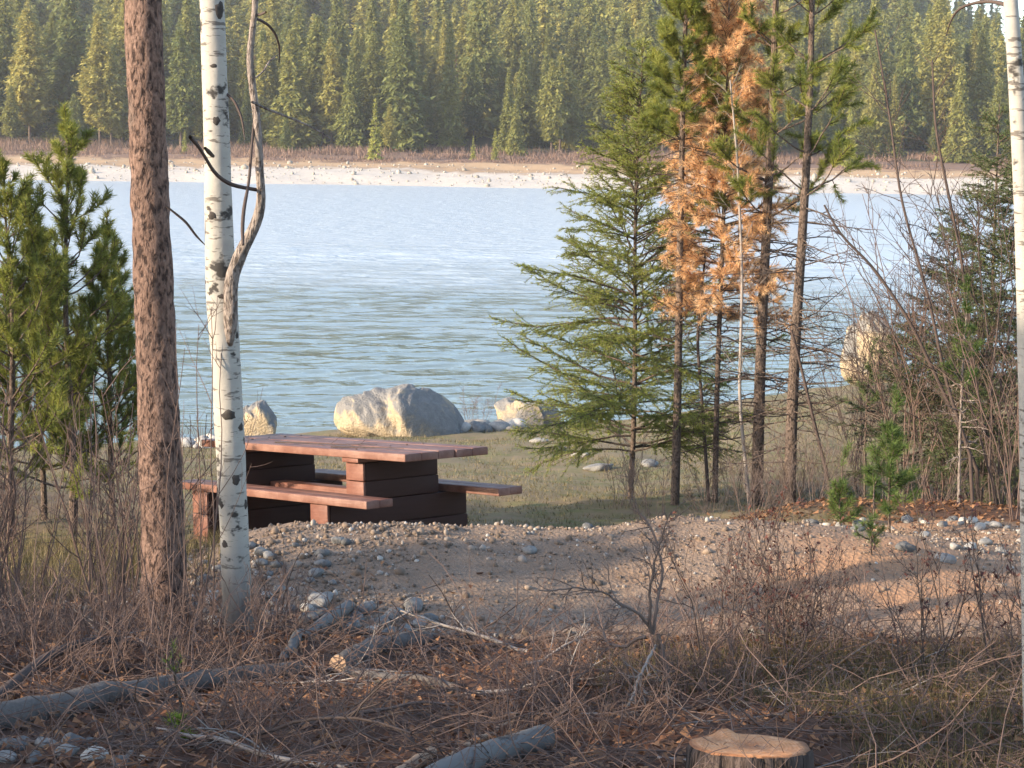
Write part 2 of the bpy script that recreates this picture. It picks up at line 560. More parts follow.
def water_mat():
    k = N('rippled_lake_water')
    k.b.inputs['Specular IOR Level'].default_value = .5
    k.b.inputs['IOR'].default_value = 1.333
    tc = k.n('ShaderNodeTexCoord'); sx = k.n('ShaderNodeSeparateXYZ'); k.l(tc.outputs['Object'], sx.inputs[0])
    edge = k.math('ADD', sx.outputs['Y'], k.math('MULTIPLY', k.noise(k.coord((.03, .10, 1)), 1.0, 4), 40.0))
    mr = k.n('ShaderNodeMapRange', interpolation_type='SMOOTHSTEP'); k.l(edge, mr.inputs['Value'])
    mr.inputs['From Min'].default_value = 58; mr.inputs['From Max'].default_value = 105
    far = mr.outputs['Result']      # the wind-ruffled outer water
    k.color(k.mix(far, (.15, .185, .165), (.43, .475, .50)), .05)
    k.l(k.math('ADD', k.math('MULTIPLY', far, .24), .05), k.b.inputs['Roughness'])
    a = k.noise(k.coord((.55, 1.0, 1)), 1.15, 2, .5, .6); b = k.noise(k.coord((.7, 1.1, 1)), 5.5, 3, .6)
    h = k.math('ADD', a, k.math('MULTIPLY', b, .30))
    bp = k.bump(h, 1.0, .10)
    k.l(k.math('ADD', k.math('MULTIPLY', far, .15), .03), bp.inputs['Distance'])
    return k.m


MT['water'] = water_mat()

# ------------------------------------------------------------------ world, sun
SUN_DIR = norm(np.array([-0.90, -0.43, 0.0])); SUN_EL = R(19)
sv = np.array([SUN_DIR[0] * math.cos(SUN_EL), SUN_DIR[1] * math.cos(SUN_EL), math.sin(SUN_EL)])
w = bpy.data.worlds.new('World'); scene.world = w; w.use_nodes = True
bg = w.node_tree.nodes['Background']
sk = w.node_tree.nodes.new('ShaderNodeTexSky'); sk.sky_type = 'NISHITA'; sk.sun_disc = False
sk.sun_elevation = SUN_EL; sk.sun_rotation = math.atan2(SUN_DIR[0], SUN_DIR[1])
sk.altitude = 700; sk.air_density = 1.0; sk.dust_density = 1.9; sk.ozone_density = 1.2
w.node_tree.links.new(sk.outputs['Color'], bg.inputs['Color'])
bg.inputs['Strength'].default_value = 0.15
sd = bpy.data.lights.new('sun', 'SUN'); sun = bpy.data.objects.new('sun', sd); COL.objects.link(sun)
sd.energy = 3.3; sd.angle = R(0.6); sd.color = (1.0, .83, .62)
sun.rotation_euler = Vector(sv).to_track_quat('Z', 'Y').to_euler()
sun.location = (-20, -5, 20)

vs = scene.view_settings
vs.view_transform = 'Standard'; vs.look = 'None'; vs.gamma = 1.0; vs.use_curve_mapping = False
vs.exposure = 1.68

# ------------------------------------------------------------------ terrain sheets
def sheet(name, ys, half, nx, mat, zones=True, zfun=gz):
    ys = np.asarray(ys); u = np.linspace(-1, 1, nx)
    X = half(ys)[:, None] * u[None, :]; Y = np.repeat(ys[:, None], nx, 1)
    Z = zfun(X, Y)
    V = np.stack([X, Y, Z], -1).reshape(-1, 3)
    idx = np.arange(len(ys) * nx).reshape(len(ys), nx)
    q = np.stack([idx[:-1, :-1], idx[:-1, 1:], idx[1:, 1:], idx[1:, :-1]], -1).reshape(-1, 4)
    g = Geo(); g.add(V, q)
    me = g.mesh(name, mat, smooth=True)
    if zones:
        x = V[:, 0].astype(float); y = V[:, 1].astype(float); z = V[:, 2].astype(float)
        za, zb = zone(x, y, z)
        for nm, arr in (('zone', za), ('zone_b', zb)):
            at = me.attributes.new(nm, 'FLOAT_COLOR', 'POINT')
            at.data.foreach_set('color', np.concatenate([arr, np.ones((len(arr), 1))], 1).astype(np.float32).ravel())
    o = link(name, me)
    return tag(o, kind='structure')


def gravel_w(x, y):
    n = fbm(x * 1.3, y * 1.3, 41, 4) * 1.6
    toe = 8.35 + 0.25 * np.sin(x * 1.7) + n * .8
    back = np.where(x < 1.0, 11.6, 12.55 + .1 * x) + n * .5
    return sstep(toe - .25, toe + .35, y) * (1 - sstep(back - .2, back + .35, y)) * sstep(-2.6, -1.9, x + n * .4)


def zone(x, y, z):
    n = fbm(x * .8, y * .8, 51, 4)
    gr = gravel_w(x, y)
    grass = sstep(11.2, 12.2, y + n * 1.2) * (1 - sstep(150, 180, y)) * (1 - gr)
    lit2 = np.exp(-((y - 13.6 - .1 * x) / .7) ** 2) * sstep(1.3, 2.2, x + n) + sstep(2.6, 3.6, x + n * 1.5) * (1 - sstep(17, 20, y)) * (y > 12) * .7 + sstep(-3.0, -4.2, x + n) * (1 - sstep(16, 20, y)) * .6
    grass = grass * (1 - np.clip(lit2, 0, 1))
    rub = sstep(.75, .35, z + n * .5) * (y < 60)
    beach = np.clip(sstep(183, 186, y) * (1 - sstep(205, 209, y + n * 10)), 0, 1)
    tan = sstep(204, 211, y + n * 12) * (1 - sstep(216, 222, y + n * 16))
    brush = sstep(215, 223, y + n * 14)
    gr = np.maximum(gr, rub)
    orange = np.clip(sstep(.2, 1.6, x + n) * sstep(-.08, .14, fbm(x * .9, y * 1.6, 61, 4)) + .25 * sstep(.5, 2.5, x), 0, 1) * (y < 20)
    return np.stack([gr, grass, beach], -1), np.stack([orange, tan, brush], -1)


ys = np.concatenate([np.linspace(-25, 2.5, 24), np.arange(2.6, 16, .045), np.geomspace(16, 60, 160)[0:], np.linspace(62, 180, 24), np.linspace(182, 236, 55)])
ground = sheet('ground', ys, lambda y: np.maximum(9, 3 + .62 * np.abs(y)) + np.where(y < 2, 14, 0) * sstep(2, -6, y), 330, MT['ground'])
hill = sheet('hillside', np.concatenate([np.linspace(236, 620, 90), np.linspace(640, 1500, 12)]), lambda y: 3 + .62 * np.abs(y), 160, MT['hill'], zones=False,
             zfun=lambda X, Y: gz(X, np.minimum(Y, 700)))

# near the shore the ripples are modelled; farther out they are finer than a pixel
def ripples(X, Y):
    h = 0
    rg = np.random.default_rng(2)
    for i in range(26):
        wl = .20 * 1.10 ** i * rg.uniform(.9, 1.1)
        a = rg.normal() * .42 - math.pi / 2 + .15
        k_ = 2 * math.pi / wl
        ph = k_ * (np.cos(a) * X + np.sin(a) * Y) + rg.uniform(0, 6.28) + 1.3 * np.sin(X * .21 + i) + 1.1 * np.sin(Y * .17 + 2 * i)
        h = h + wl * .0056 * np.sin(ph) * (1 if wl < 2.2 else .35)
    gust = .65 + .5 * vnoise(X / 6.0, Y / 9.0, 131)
    return h * gust


g = Geo()
wy = [20.0]
while wy[-1] < 92: wy.append(wy[-1] + .052 * (wy[-1] / 24) ** 1.5)
wy = np.array(wy); nu = 560
uu = np.linspace(-1, 1, nu)
WX = (.36 * wy)[:, None] * uu[None]; WY = np.repeat(wy[:, None], nu, 1)
WZ = ripples(WX, WY) * (1 - sstep(76, 91, WY)) * (1 - sstep(.95, 1, np.abs(uu))[None])
idx = np.arange(len(wy) * nu).reshape(len(wy), nu)
g.add(np.stack([WX, WY, WZ], -1).reshape(-1, 3), np.stack([idx[:-1, :-1], idx[:-1, 1:], idx[1:, 1:], idx[1:, :-1]], -1).reshape(-1, 4))
e0, e1 = .36 * wy[0], .36 * wy[-1]
g.add([(-200, wy[0], 0), (-e0, wy[0], 0), (-e1, wy[-1], 0), (-200, wy[-1], 0), (200, wy[0], 0), (e0, wy[0], 0), (e1, wy[-1], 0), (200, wy[-1], 0), (-200, 212, 0), (200, 212, 0)],
      [np.array([[0, 1, 2, 3], [5, 4, 7, 6]]), np.array([[3, 2, 6, 7, 9, 8]])])
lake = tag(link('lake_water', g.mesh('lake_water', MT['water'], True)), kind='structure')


# ------------------------------------------------------------------ generic conifers
def far_conifer(rng, h, r, nl, nb, nc, kind):
    """crown geometry of a conifer seen from far away: whorls of drooping or rising boughs with ragged tips"""
    cb = (.05 if kind != 'pine' else .16) * h
    C = []; S = []; A = []; V = []
    sect = rng.uniform(.6, 1.2, (5, 8))
    for i in range(nl):
        t = min(max((i + rng.uniform(-.4, .4)) / nl, 0.0), 1.0)
        z = cb + (h - cb) * t
        if kind == 'pine':
            rad = r * ((1 - t) ** .55) * (0.6 + .4 * math.sin(min(t * 5, 1.57))) * rng.uniform(.75, 1.15)
        else:
            rad = (r * (1 - t) ** .9 + .02 * r) * rng.uniform(.72, 1.12)
        n_ = max(3, int(nb * (1.15 - .75 * t)))
        for j in range(n_):
            a = rng.uniform(0, 6.283)
            L = rad * rng.uniform(.6, 1.15) * sect[int(t * 4.99), int(a / 6.284 * 8)]
            rise = .25 if kind == 'pine' else -.30 + .5 * t
            tone = rng.uniform(-.12, .12)
            for q in range(nc):
                s = ((q + rng.uniform(.35, 1)) / nc) ** .65
                C.append((math.cos(a) * L * s, math.sin(a) * L * s, z + rise * L * s * (.4 + .6 * s)))
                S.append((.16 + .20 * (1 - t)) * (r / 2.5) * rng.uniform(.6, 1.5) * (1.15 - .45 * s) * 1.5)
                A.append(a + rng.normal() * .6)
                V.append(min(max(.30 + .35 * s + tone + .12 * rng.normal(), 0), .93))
    C = np.array(C)
    C += rng.normal(size=C.shape) * np.array([.10, .10, .14]) * r / 2.5
    return C, np.array(S), np.array(A), np.array(V)


def far_crown_mesh(rng, name, h, r, nl, nb, nc, kind, mat):
    g = Geo()
    C, S, A, V = far_conifer(rng, h, r, nl, nb, nc, kind)
    clumps(g, C, S * .88, 1.1, V, A)
    return g.mesh(name, mat)


def far_trunk_mesh(h, r0, mat):
    g = Geo()
    zz = np.linspace(-.6, h * .97, 6)
    p = np.stack([np.zeros(6), np.zeros(6), zz], -1)
    tubes(g, p, np.linspace(r0, r0 * .12, 6), 6)
    return g.mesh('trunk', mat)


frng = np.random.default_rng(11)
FAR = []
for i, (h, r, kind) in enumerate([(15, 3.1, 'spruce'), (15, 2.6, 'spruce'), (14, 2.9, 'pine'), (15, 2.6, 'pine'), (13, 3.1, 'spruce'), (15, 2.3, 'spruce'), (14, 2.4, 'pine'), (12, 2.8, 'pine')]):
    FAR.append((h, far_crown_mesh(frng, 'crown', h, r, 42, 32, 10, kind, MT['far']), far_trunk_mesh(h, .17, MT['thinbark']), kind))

# forest on the far hillside
pts = []
y = 236.0
while y < 590:
    st = 5.1 + (y - 236) * .011
    half = .335 * y
    x = -half
    while x < half:
        pts.append((x + frng.uniform(-.45, .45) * st, y + frng.uniform(-.5, .5) * st))
        x += st * frng.uniform(.75, 1.3)
    y += st * .95
pts = np.array(pts)
# clearings and a thin front edge
keep = (fbm(pts[:, 0] / 18, pts[:, 1] / 18, 71, 3) > -.24) & ((pts[:, 1] > 246) | (frng.random(len(pts)) < .55))
pts = pts[keep]
pts = pts[np.argsort(pts[:, 1])]
zz = gz(pts[:, 0], pts[:, 1])
NI = 290
COLORN = ('dark green pointed conifer in the forest across the lake', 'bushy round-topped pine in the forest across the lake')
protos = []
for i in range(NI):
    k = int(frng.integers(len(FAR)))
    h, cm, tm, kind = FAR[k]
    sc = (.45 + 1.0 * frng.random() ** 1.2) * (.8 if pts[i, 1] < 245 else 1.0)
    loc = (pts[i, 0], pts[i, 1], zz[i])
    pine = kind == 'pine'
    root = thing('pine_tree' if pine else 'spruce_tree', COLORN[1] if pine else COLORN[0], 'tree', loc, frng.uniform(0, 6.28),
                 'round-topped pines across the lake' if pine else 'pointed conifers across the lake', 1)
    root.scale = (sc * frng.uniform(.9, 1.15), sc * frng.uniform(.9, 1.15), sc)
    link('trunk', tm, root); link('crown', cm, root)
# the big trees at the forest edge, and a few dying ones
for px, d, sc, k, lab in ((402, 240, 1.30, 0, 'tall broad conifer at the front of the far forest behind the yellow-green young tree'),
                          (372, 243, 1.08, 6, 'open-crowned pine just left of the tall broad conifer in the far forest'),
                          (292, 241, 1.18, 4, 'broad conifer at the far forest edge right of the forked birch stem'),
                          (318, 246, 1.22, 2, 'round-topped pine beside the broad conifer right of the forked birch stem'),
                          (30, 242, 1.25, 2, 'broad sunlit pine at the far forest edge above the left-hand young pines'),
                          (72, 247, 1.45, 0, 'tall conifer in the far forest left of the big pine trunk'),
                          (100, 240, 1.15, 3, 'sunlit pine in the far forest touching the big pine trunk in the picture'),
                          (560, 243, 1.05, 7, 'low round pine at the far forest edge left of the young fir top')):
    h, cm, tm, kind = FAR[k]
    root = thing('pine_tree' if kind == 'pine' else 'spruce_tree', lab, 'tree', G(px, d), frng.uniform(0, 6.28))
    root.scale = (sc * 1.12, sc * 1.12, sc)
    link('trunk', tm, root); link('crown', cm, root)
MT['farbrown'] = leaf_mat('far_dying_needles', (.09, .055, .03), (.17, .10, .055), (.26, .16, .085), trans=.25)
bc = far_crown_mesh(frng, 'crown', 14, 2.3, 32, 18, 6, 'spruce', MT['farbrown'])
for px, d in ((455, 262), (470, 285), (545, 300), (150, 290), (330, 310), (860, 270), (905, 262), (255, 275)):
    root = thing('spruce_tree', 'dying brownish conifer among the green ones across the lake', 'tree', G(px, d), frng.uniform(0, 6), 'dying brownish conifers across the lake', frng.uniform(.7, 1.0))
    link('trunk', FAR[0][2], root); link('crown', bc, root)
# the rest of the forest, farther up the hill, reads as one mass
g = Geo()
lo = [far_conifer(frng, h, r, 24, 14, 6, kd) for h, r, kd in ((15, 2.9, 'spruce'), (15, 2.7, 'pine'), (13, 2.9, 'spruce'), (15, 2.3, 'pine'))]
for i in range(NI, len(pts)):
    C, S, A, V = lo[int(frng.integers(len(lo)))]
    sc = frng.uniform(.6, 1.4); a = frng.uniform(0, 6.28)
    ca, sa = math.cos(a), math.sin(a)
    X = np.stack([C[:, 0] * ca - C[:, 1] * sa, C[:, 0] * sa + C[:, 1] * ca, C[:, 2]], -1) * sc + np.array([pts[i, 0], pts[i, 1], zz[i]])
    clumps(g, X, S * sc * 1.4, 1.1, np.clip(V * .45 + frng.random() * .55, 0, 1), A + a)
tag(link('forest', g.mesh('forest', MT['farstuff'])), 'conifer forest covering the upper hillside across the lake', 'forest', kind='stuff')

# yellow-green young trees standing alone on the far shore
lime_crown = far_crown_mesh(frng, 'crown', 8, 1.6, 26, 14, 6, 'spruce', MT['farlime'])
lime_trunk = far_trunk_mesh(8, .12, MT['thinbark'])
for px, d, h, lab in ((375, 222, 7.6, 'tall yellow-green young conifer standing alone in front of the far forest'),
                      (473, 224, 3.0, 'smallest yellow-green sapling in the brush on the far shore'),
                      (495, 224, 4.0, 'small yellow-green bushy sapling beside a smaller one on the far shore'),
                      (185, 226, 3.2, 'small yellow-green sapling on the far shore behind the birch'),
                      (848, 225, 8.0, 'yellow-green conifer on the far shore behind the bare leaning stems')):
    r_ = thing('young_conifer', lab, 'tree', G(px, d), frng.uniform(0, 6), sc=h / 8.0)
    link('trunk', lime_trunk, r_); link('crown', lime_crown, r_)

# low leafless brush in front of the forest
g = Geo()
m = 16000
bx = frng.uniform(-88, 88, m); by = 217 + 26 * frng.random(m) ** 1.0
cl = fbm(bx / 7, by / 5, 81, 3)
kp = cl > -.06
bx, by = bx[kp], by[kp]
bz = gz(bx, by)
hh = frng.uniform(.3, 1.0, len(bx)) * sstep(216, 228, by)
for q in range(4):
    m = len(bx)
    B0 = np.stack([bx + frng.normal(size=m) * .35, by + frng.normal(size=m) * .35, bz - .05], -1)
    dv = norm(np.stack([frng.normal(size=m) * .35, frng.normal(size=m) * .35, np.ones(m)], -1))
    needles(g, B0, dv, hh * frng.uniform(.5, 1.3, m) + .15, .10, frng.random(m))
tag(link('shore_brush', g.mesh('shore_brush', MT['farbrush'])), 'low leafless pinkish brush along the far shore', 'brush', kind='stuff')


# ------------------------------------------------------------------ near conifers
def fir(rng, h, rmax, step=.13, nb=5, needle=.024, dens=1.0, droop=.25, lean=(0, 0), low=.28, rise=-.05):
    wood = Geo(); leaf = Geo()
    n = 14
    t = np.linspace(0, 1, n)
    trunk = np.stack([lean[0] * t ** 1.2 + .02 * np.sin(t * 7), lean[1] * t, -.1 + (h + .1) * t], -1)
    tubes(wood, trunk, .006 * h * (1 - t) ** .8 + .003, 8)
    S = []; D = []; L = []
    z = low
    while z < h - .06:
        u = z / h
        for j in range(nb + int(rng.integers(0, 2))):
            a = rng.uniform(0, 6.283)
            l = rmax * (1 - u) ** .78 * rng.uniform(.5, 1.12) * min(1, .45 + u * 3.2) + .09
            el = rise + .75 * u + rng.normal() * .12
            S.append((np.interp(u, t, trunk[:, 0]), np.interp(u, t, trunk[:, 1]), z + rng.uniform(-.05, .05)))
            D.append((math.cos(a), math.sin(a), el)); L.append(l)
        z += step * (1.25 - .5 * u)
    S = np.array(S); D = np.array(D); L = np.array(L)
    br = grow(rng, S, D, L, 8, .10, -droop * .12)
    tubes(wood, br, (.0035 + .006 * L[:, None]) * np.linspace(1, .3, 8)[None], 4)
    # side twigs, flattened in the plane of the branch
    cnt = np.maximum((L / .034 * dens).astype(int), 3)
    which = np.repeat(np.arange(len(L)), cnt)
    tt = rng.uniform(.22, 1.0, len(which))
    p, d = along(br, which, tt)
    side = norm(np.cross(d, np.array([0, 0, 1.0]))) * np.where(rng.random(len(which)) < .5, 1, -1)[:, None]
    td = norm(d * .75 + side * rng.uniform(.4, 1.0, (len(which), 1)) + np.array([0, 0, 1.0]) * rng.normal(size=(len(which), 1)) * .22 - np.array([0, 0, .12]))
    tl = (.42 * L[which] * (1.08 - tt) + .05) * rng.uniform(.6, 1.2, len(which))
    tw = grow(rng, p, td, tl, 4, .12, -.03)
    tubes(wood, tw, np.full((len(tw), 4), .0022), 3)
    allp = [(tw, tl), (br[:, 3:], L * .6)]
    for pp, ll in allp:
        c2 = np.maximum((ll / .0050 * dens).astype(int), 4)
        wh = np.repeat(np.arange(len(ll)), c2); t2 = rng.uniform(0, 1, len(wh))
        q, dd = along(pp, wh, t2)
        rr = rng.normal(size=q.shape); rr[:, 2] *= .55
        rr = norm(rr - (rr * dd).sum(-1, keepdims=True) * dd)
        nd = norm(dd * .65 + rr * .8)
        tint = rng.random(len(ll))[wh]
        needles(leaf, q, nd, needle * rng.uniform(.7, 1.2, len(q)), .0065, np.clip(.2 + .45 * tint + .3 * t2 * rng.random(len(q)), 0, .95))
    return wood, leaf


def pine(rng, h, rmax, base, nwh, nb=5, shoots=3, needle=.05, nn=90, dead_from=None, up=.10, rad=.0095, profile=.7, lean=(0, 0), width=.006, shoot=.26):
    """needle brushes on up-curving whorled branches; bare dead branches between dead_from and base"""
    wood = Geo(); leaf = Geo()
    n = 16; t = np.linspace(0, 1, n)
    trunk = np.stack([lean[0] * t + .02 * np.sin(t * 6 + 1), lean[1] * t + .015 * np.sin(t * 8), -.12 + (h + .12) * t], -1)
    tubes(wood, trunk, rad * h * (1 - t) ** .75 + .004, 9)

    def at(z):
        u = z / h
        return (np.interp(u, t, trunk[:, 0]), np.interp(u, t, trunk[:, 1]), z)
    S = []; D = []; L = []
    for i in range(nwh):
        u = (i + rng.uniform(-.2, .2)) / max(nwh - 1, 1); u = min(max(u, 0), 1)
        z = base + (h - .05 - base) * u
        for j in range(nb):
            a = 6.283 * j / nb + rng.uniform(-.5, .5) + i
            S.append(at(z + rng.uniform(-.04, .04))); el = .15 + .8 * u + rng.normal() * .15
            D.append((math.cos(a), math.sin(a), el)); L.append(rmax * ((1 - u) ** profile * rng.uniform(.6, 1.1) + .10))
    S.append(at(h * .97)); D.append((0, 0, 1)); L.append(.25)
    S = np.array(S); D = np.array(D); L = np.array(L)
    br = grow(rng, S, D, L, 7, .10, up)
    tubes(wood, br, (.004 + .006 * L[:, None]) * np.linspace(1, .45, 7)[None], 5)
    if dead_from is not None:
        m = int((base - dead_from) / .055) * 2
        z = rng.uniform(dead_from, base, m); a = rng.uniform(0, 6.283, m)
        s = np.array([at(q) for q in z])
        db = grow(rng, s, np.stack([np.cos(a), np.sin(a), rng.normal(size=m) * .15], -1), rmax * rng.uniform(.35, 1.0, m), 7, .13, -.02)
        tubes(wood, db, np.linspace(.0068, .0024, 7)[None].repeat(m, 0), 4)
        d2 = kids(rng, db, 5, .25, 1, .8, .35, 4, .15, 0)
        tubes(wood, d2, np.linspace(.0034, .0018, 4)[None].repeat(len(d2), 0), 3)
    # shoots that carry the needles
    ks = kids(rng, br, shoots, .4, .95, .75, .42, 5, .12, up * 1.5)
    tubes(wood, ks, np.linspace(.0045, .0025, 5)[None].repeat(len(ks), 0), 4)
    for pp in (ks, br):
        ll = np.linalg.norm(pp[:, -1] - pp[:, 0], axis=1)
        f0 = np.clip(1 - shoot / np.maximum(ll, .02), 0, .85)
        c2 = np.maximum((1.7 * nn * np.minimum(ll, shoot) / .2).astype(int), 20)
        wh = np.repeat(np.arange(len(ll)), c2)
        t2 = f0[wh] + (1 - f0[wh]) * rng.random(len(wh))
        q, dd = along(pp, wh, t2)
        rr = norm(rng.normal(size=q.shape)); rr = norm(rr - (rr * dd).sum(-1, keepdims=True) * dd)
        nd = norm(dd * rng.uniform(.45, 1.1, (len(q), 1)) + rr * .75)
        tint = rng.random(len(ll))[wh]
        needles(leaf, q, nd, needle * rng.uniform(.65, 1.15, len(q)), width, np.clip(.15 + .5 * tint + .25 * rng.random(len(q)), 0, .95))
    return wood, leaf


def conifer(name, gen, lm, wm, label, loc, rz=0.0, group=None):
    wd, lf = gen
    r = thing(name, label, 'tree', loc, rz, group)
    link('trunk', wd.mesh('trunk', wm, True), r)
    link('crown', lf.mesh('crown', lm), r)
    return r


nr = np.random.default_rng(5)
# young fir right of the middle
conifer('fir_tree', fir(nr, 4.3, 1.7, .13, 6, .034, 1.0, .06, (0, 0), .5, .06), MT['fir'], MT['thinbark'],
        'bright green young fir with drooping feathery branches beside the lake shore', G(630, 17.0), .4)
# tall pines with bare lower stems
conifer('pine_tree', pine(nr, 6.2, .42, 3.35, 18, 6, 6, .075, 100, 1.4, .10, .0062), MT['pine'], MT['thinbark'],
        'slim pine with a dense green crown just right of the young fir', G(673, 16.2), .2)
conifer('pine_tree', pine(nr, 6.6, .85, 2.6, 12, 4, 6, .075, 90, .7, .07, .0082), MT['pine'], MT['thinbark'],
        'tall pine with sparse green tufts and dead lower twigs, straightest of the trio', G(757, 16.0), 1.3)
conifer('pine_tree', pine(nr, 6.0, .85, 2.7, 9, 4, 5, .075, 80, .4, .05, .0088), MT['pine'], MT['thinbark'],
        'rightmost tall pine of the trio with many bare dead twigs over the water', G(791, 15.6), 2.2)
conifer('pine_tree', pine(nr, 5.0, .64, 1.75, 30, 7, 9, .06, 60, .5, -.03, .0050, .45, (0, 0), .0048, .40), MT['orange'], MT['thinbark'],
        'dead pine with rusty orange needles behind the tall green pines', G(714, 16.3), .9)
# young pines on the left
for px, d, h, rm, lab in ((72, 13.5, 3.05, .9, 'young pine with a pointed top directly left of the big pine trunk'),
                          (14, 13.2, 2.7, 1.0, 'bushy young pine at the left edge of the photo'),
                          (112, 13.9, 2.3, .6, 'short young pine half hidden behind the big pine trunk'),
                          (-42, 13.8, 3.1, .9, 'young pine cut by the left border behind the bushy one'),
                          (42, 14.3, 2.3, .8, 'shorter young pine between the bushy left-edge pine and the pointed one')):
    conifer('young_pine', pine(nr, h, rm, .40, 12, 5, 7, .065, 75, None, .14, .010, .6), MT['pine'], MT['thinbark'], lab, G(px, d), nr.uniform(0, 6))
# right-hand group
conifer('fir_tree', fir(nr, 3.5, 1.2, .13, 5, .028, 1.0, .15, (-.2, 0)), MT['dkfir'], MT['thinbark'],
        'dark green fir among bare shrubs beside the right-hand birch', G(985, 15.2), 1.0)
conifer('fir_tree', fir(nr, 1.7, .9, .13, 4, .026, .9, .2), MT['dkfir'], MT['thinbark'],
        'low spreading dark fir under the leaning bare stems on the right', G(905, 15.8), 2.0)
conifer('fir_tree', fir(nr, 3.5, 1.1, .13, 5, .028, 1.0, .15), MT['dkfir'], MT['thinbark'],
        'dark green fir at the right border, behind the right-hand birch', G(1015, 14.4), 2.6)
conifer('fir_tree', fir(nr, 2.7, .9, .10, 6, .026, .9, .2), MT['dkfir'], MT['thinbark'],
        'narrow dark fir at the back of the thicket, left of the taller fir', G(942, 17.0), .7)
conifer('pine_sapling', pine(nr, 1.55, .25, .95, 4, 4, 3, .055, 90, .3, .12, .006), MT['seed'], MT['greystem'],
        'thin grey sapling with one bright green tuft in front of the dark fir', G(957, 13.6), .3)
conifer('pine_sapling', pine(nr, 1.3, .22, .95, 3, 4, 2, .05, 60, .3, .10, .006), MT['dkfir'], MT['thinbark'],
        'thin sapling with a small dark tuft in front of the right boulder', G(863, 15.0), .3)
conifer('pine_seedling', pine(nr, .78, .24, .2, 6, 5, 3, .07, 110, None, .16, .008, .5, (0, 0), .004, .16), MT['seed'], MT['thinbark'],
        'bright green pine seedling on the gravel edge, the taller one', G(888, 11.9), .3)
conifer('pine_seedling', pine(nr, .34, .17, .06, 4, 5, 2, .065, 100, None, .16, .010, .5, (0, 0), .004, .14), MT['seed'], MT['thinbark'],
        'low bright green pine seedling left of the taller seedling', G(840, 12.6), .3)
conifer('pine_seedling', pine(nr, .22, .12, .05, 3, 4, 2, .05, 60, None, .16, .010, .5, (0, 0), .003, .10), MT['seed'], MT['thinbark'],
        'tiny green pine seedling sprouting from the gravel on the right', G(872, 9.9), .3)
conifer('pine_seedling', pine(nr, .075, .045, .015, 3, 5, 2, .03, 60, None, .2, .02, .5, (0, 0), .0022, .06), MT['lime'], MT['thinbark'],
        'tiny yellow-green seedling beside the fallen log in the foreground', G(180, 5.5), .3)


# ------------------------------------------------------------------ big trunks
def spine(pxs, d0, d1=None, n=40):
    pxs = np.array(pxs, float)
    d = np.linspace(d0, d1 if d1 is not None else d0, len(pxs))
    Q = np.array([P(a, b, c) for (a, b), c in zip(pxs[:, :2], d)])
    s = np.concatenate([[0], np.cumsum(np.linalg.norm(np.diff(Q, axis=0), axis=1))])
    t = np.linspace(0, s[-1], n)
    # smooth interpolation
    out = np.stack([np.interp(t, s, Q[:, i]) for i in range(3)], -1)
    for _ in range(3):
        out[1:-1] = .25 * out[:-2] + .5 * out[1:-1] + .25 * out[2:]
    rad = np.interp(t, s, pxs[:, 2] * .5 * d / F)
    return out, rad


def trunk_mesh(path, rad, base, mat, sides=20, lump=.05, flare=None, low=None, seed=0, name='trunk'):
    g = Geo()
    n = len(path)
    p = path - base
    T = norm(np.gradient(p, axis=0)); U = norm(np.cross(T, np.array([[0, 1.0, 0.05]]))); W = np.cross(T, U)
    an = np.linspace(0, 2 * np.pi, sides, endpoint=False)
    hh = np.arange(n)[:, None] * np.ones(sides)[None]
    nz = fbm(np.cos(an)[None] * 2 + hh * .31 + 50, np.sin(an)[None] * 2 + hh * .17 + 50, seed, 4) * lump * 4
    rr = rad[:, None] * (1 + nz)
    V = p[:, None] + rr[..., None] * (np.cos(an)[None, :, None] * U[:, None] + np.sin(an)[None, :, None] * W[:, None])
    idx = np.arange(n * sides).reshape(n, sides)
    a = idx[:-1]; b = idx[1:]
    q = np.stack([a, np.roll(a, -1, 1), np.roll(b, -1, 1), b], -1).reshape(-1, 4)
    var = np.zeros(n * sides)
    if low is not None:
        zz_ = V[..., 2].ravel()
        var = np.clip(sstep(low, low * .2, zz_ + .22 * fbm(V[..., 0].ravel() * 30, zz_ * 9, seed + 3, 3)), 0, 1)
    g.add(V.reshape(-1, 3), [q, idx[-1][None], idx[0][::-1][None]], var)
    return g.mesh(name, mat, True)


# pine trunk
pp, rd = spine([(166, 640, 62), (165, 610, 54), (163, 540, 48), (158, 400, 44), (150, 200, 40), (143, 0, 38), (138, -160, 36), (130, -420, 32), (124, -760, 24), (120, -1150, 14)], 8.0, 8.0, 240)
base = G(165, 8.0)
t_ = thing('pine_tree', 'thick scaly red-brown pine trunk, the largest trunk in the photo', 'tree', base)
link('trunk', trunk_mesh(pp, rd * .94, base, MT['pinebark'], 40, .055, seed=4), t_)
g = Geo(); wd = Geo()
top = pp[-1] - base
ang = nr.uniform(0, 6.28, 34); z0 = np.linspace(.62, .99, 34)
st = np.stack([np.interp(z0, np.linspace(0, 1, 240), (pp - base)[:, i]) for i in range(3)], -1)
bb = grow(nr, st, np.stack([np.cos(ang), np.sin(ang), .2 + 0 * ang], -1), 1.5 * (1.15 - (z0 - .6) * 2.0), 7, .1, .05)
tubes(wd, bb, np.linspace(.02, .007, 7)[None].repeat(34, 0), 5)
k2 = kids(nr, bb, 7, .35, 1, .7, .4, 5, .12, .1)
for q2 in range(len(k2)):
    c2 = 60
    q, dd = along(k2, np.full(c2, q2), nr.random(c2))
    rr = norm(nr.normal(size=q.shape)); needles(g, q, norm(dd + rr * .9), .08, .008, nr.random(c2) * .6)
link('branch', wd.mesh('branch', MT['thinbark'], True), t_)
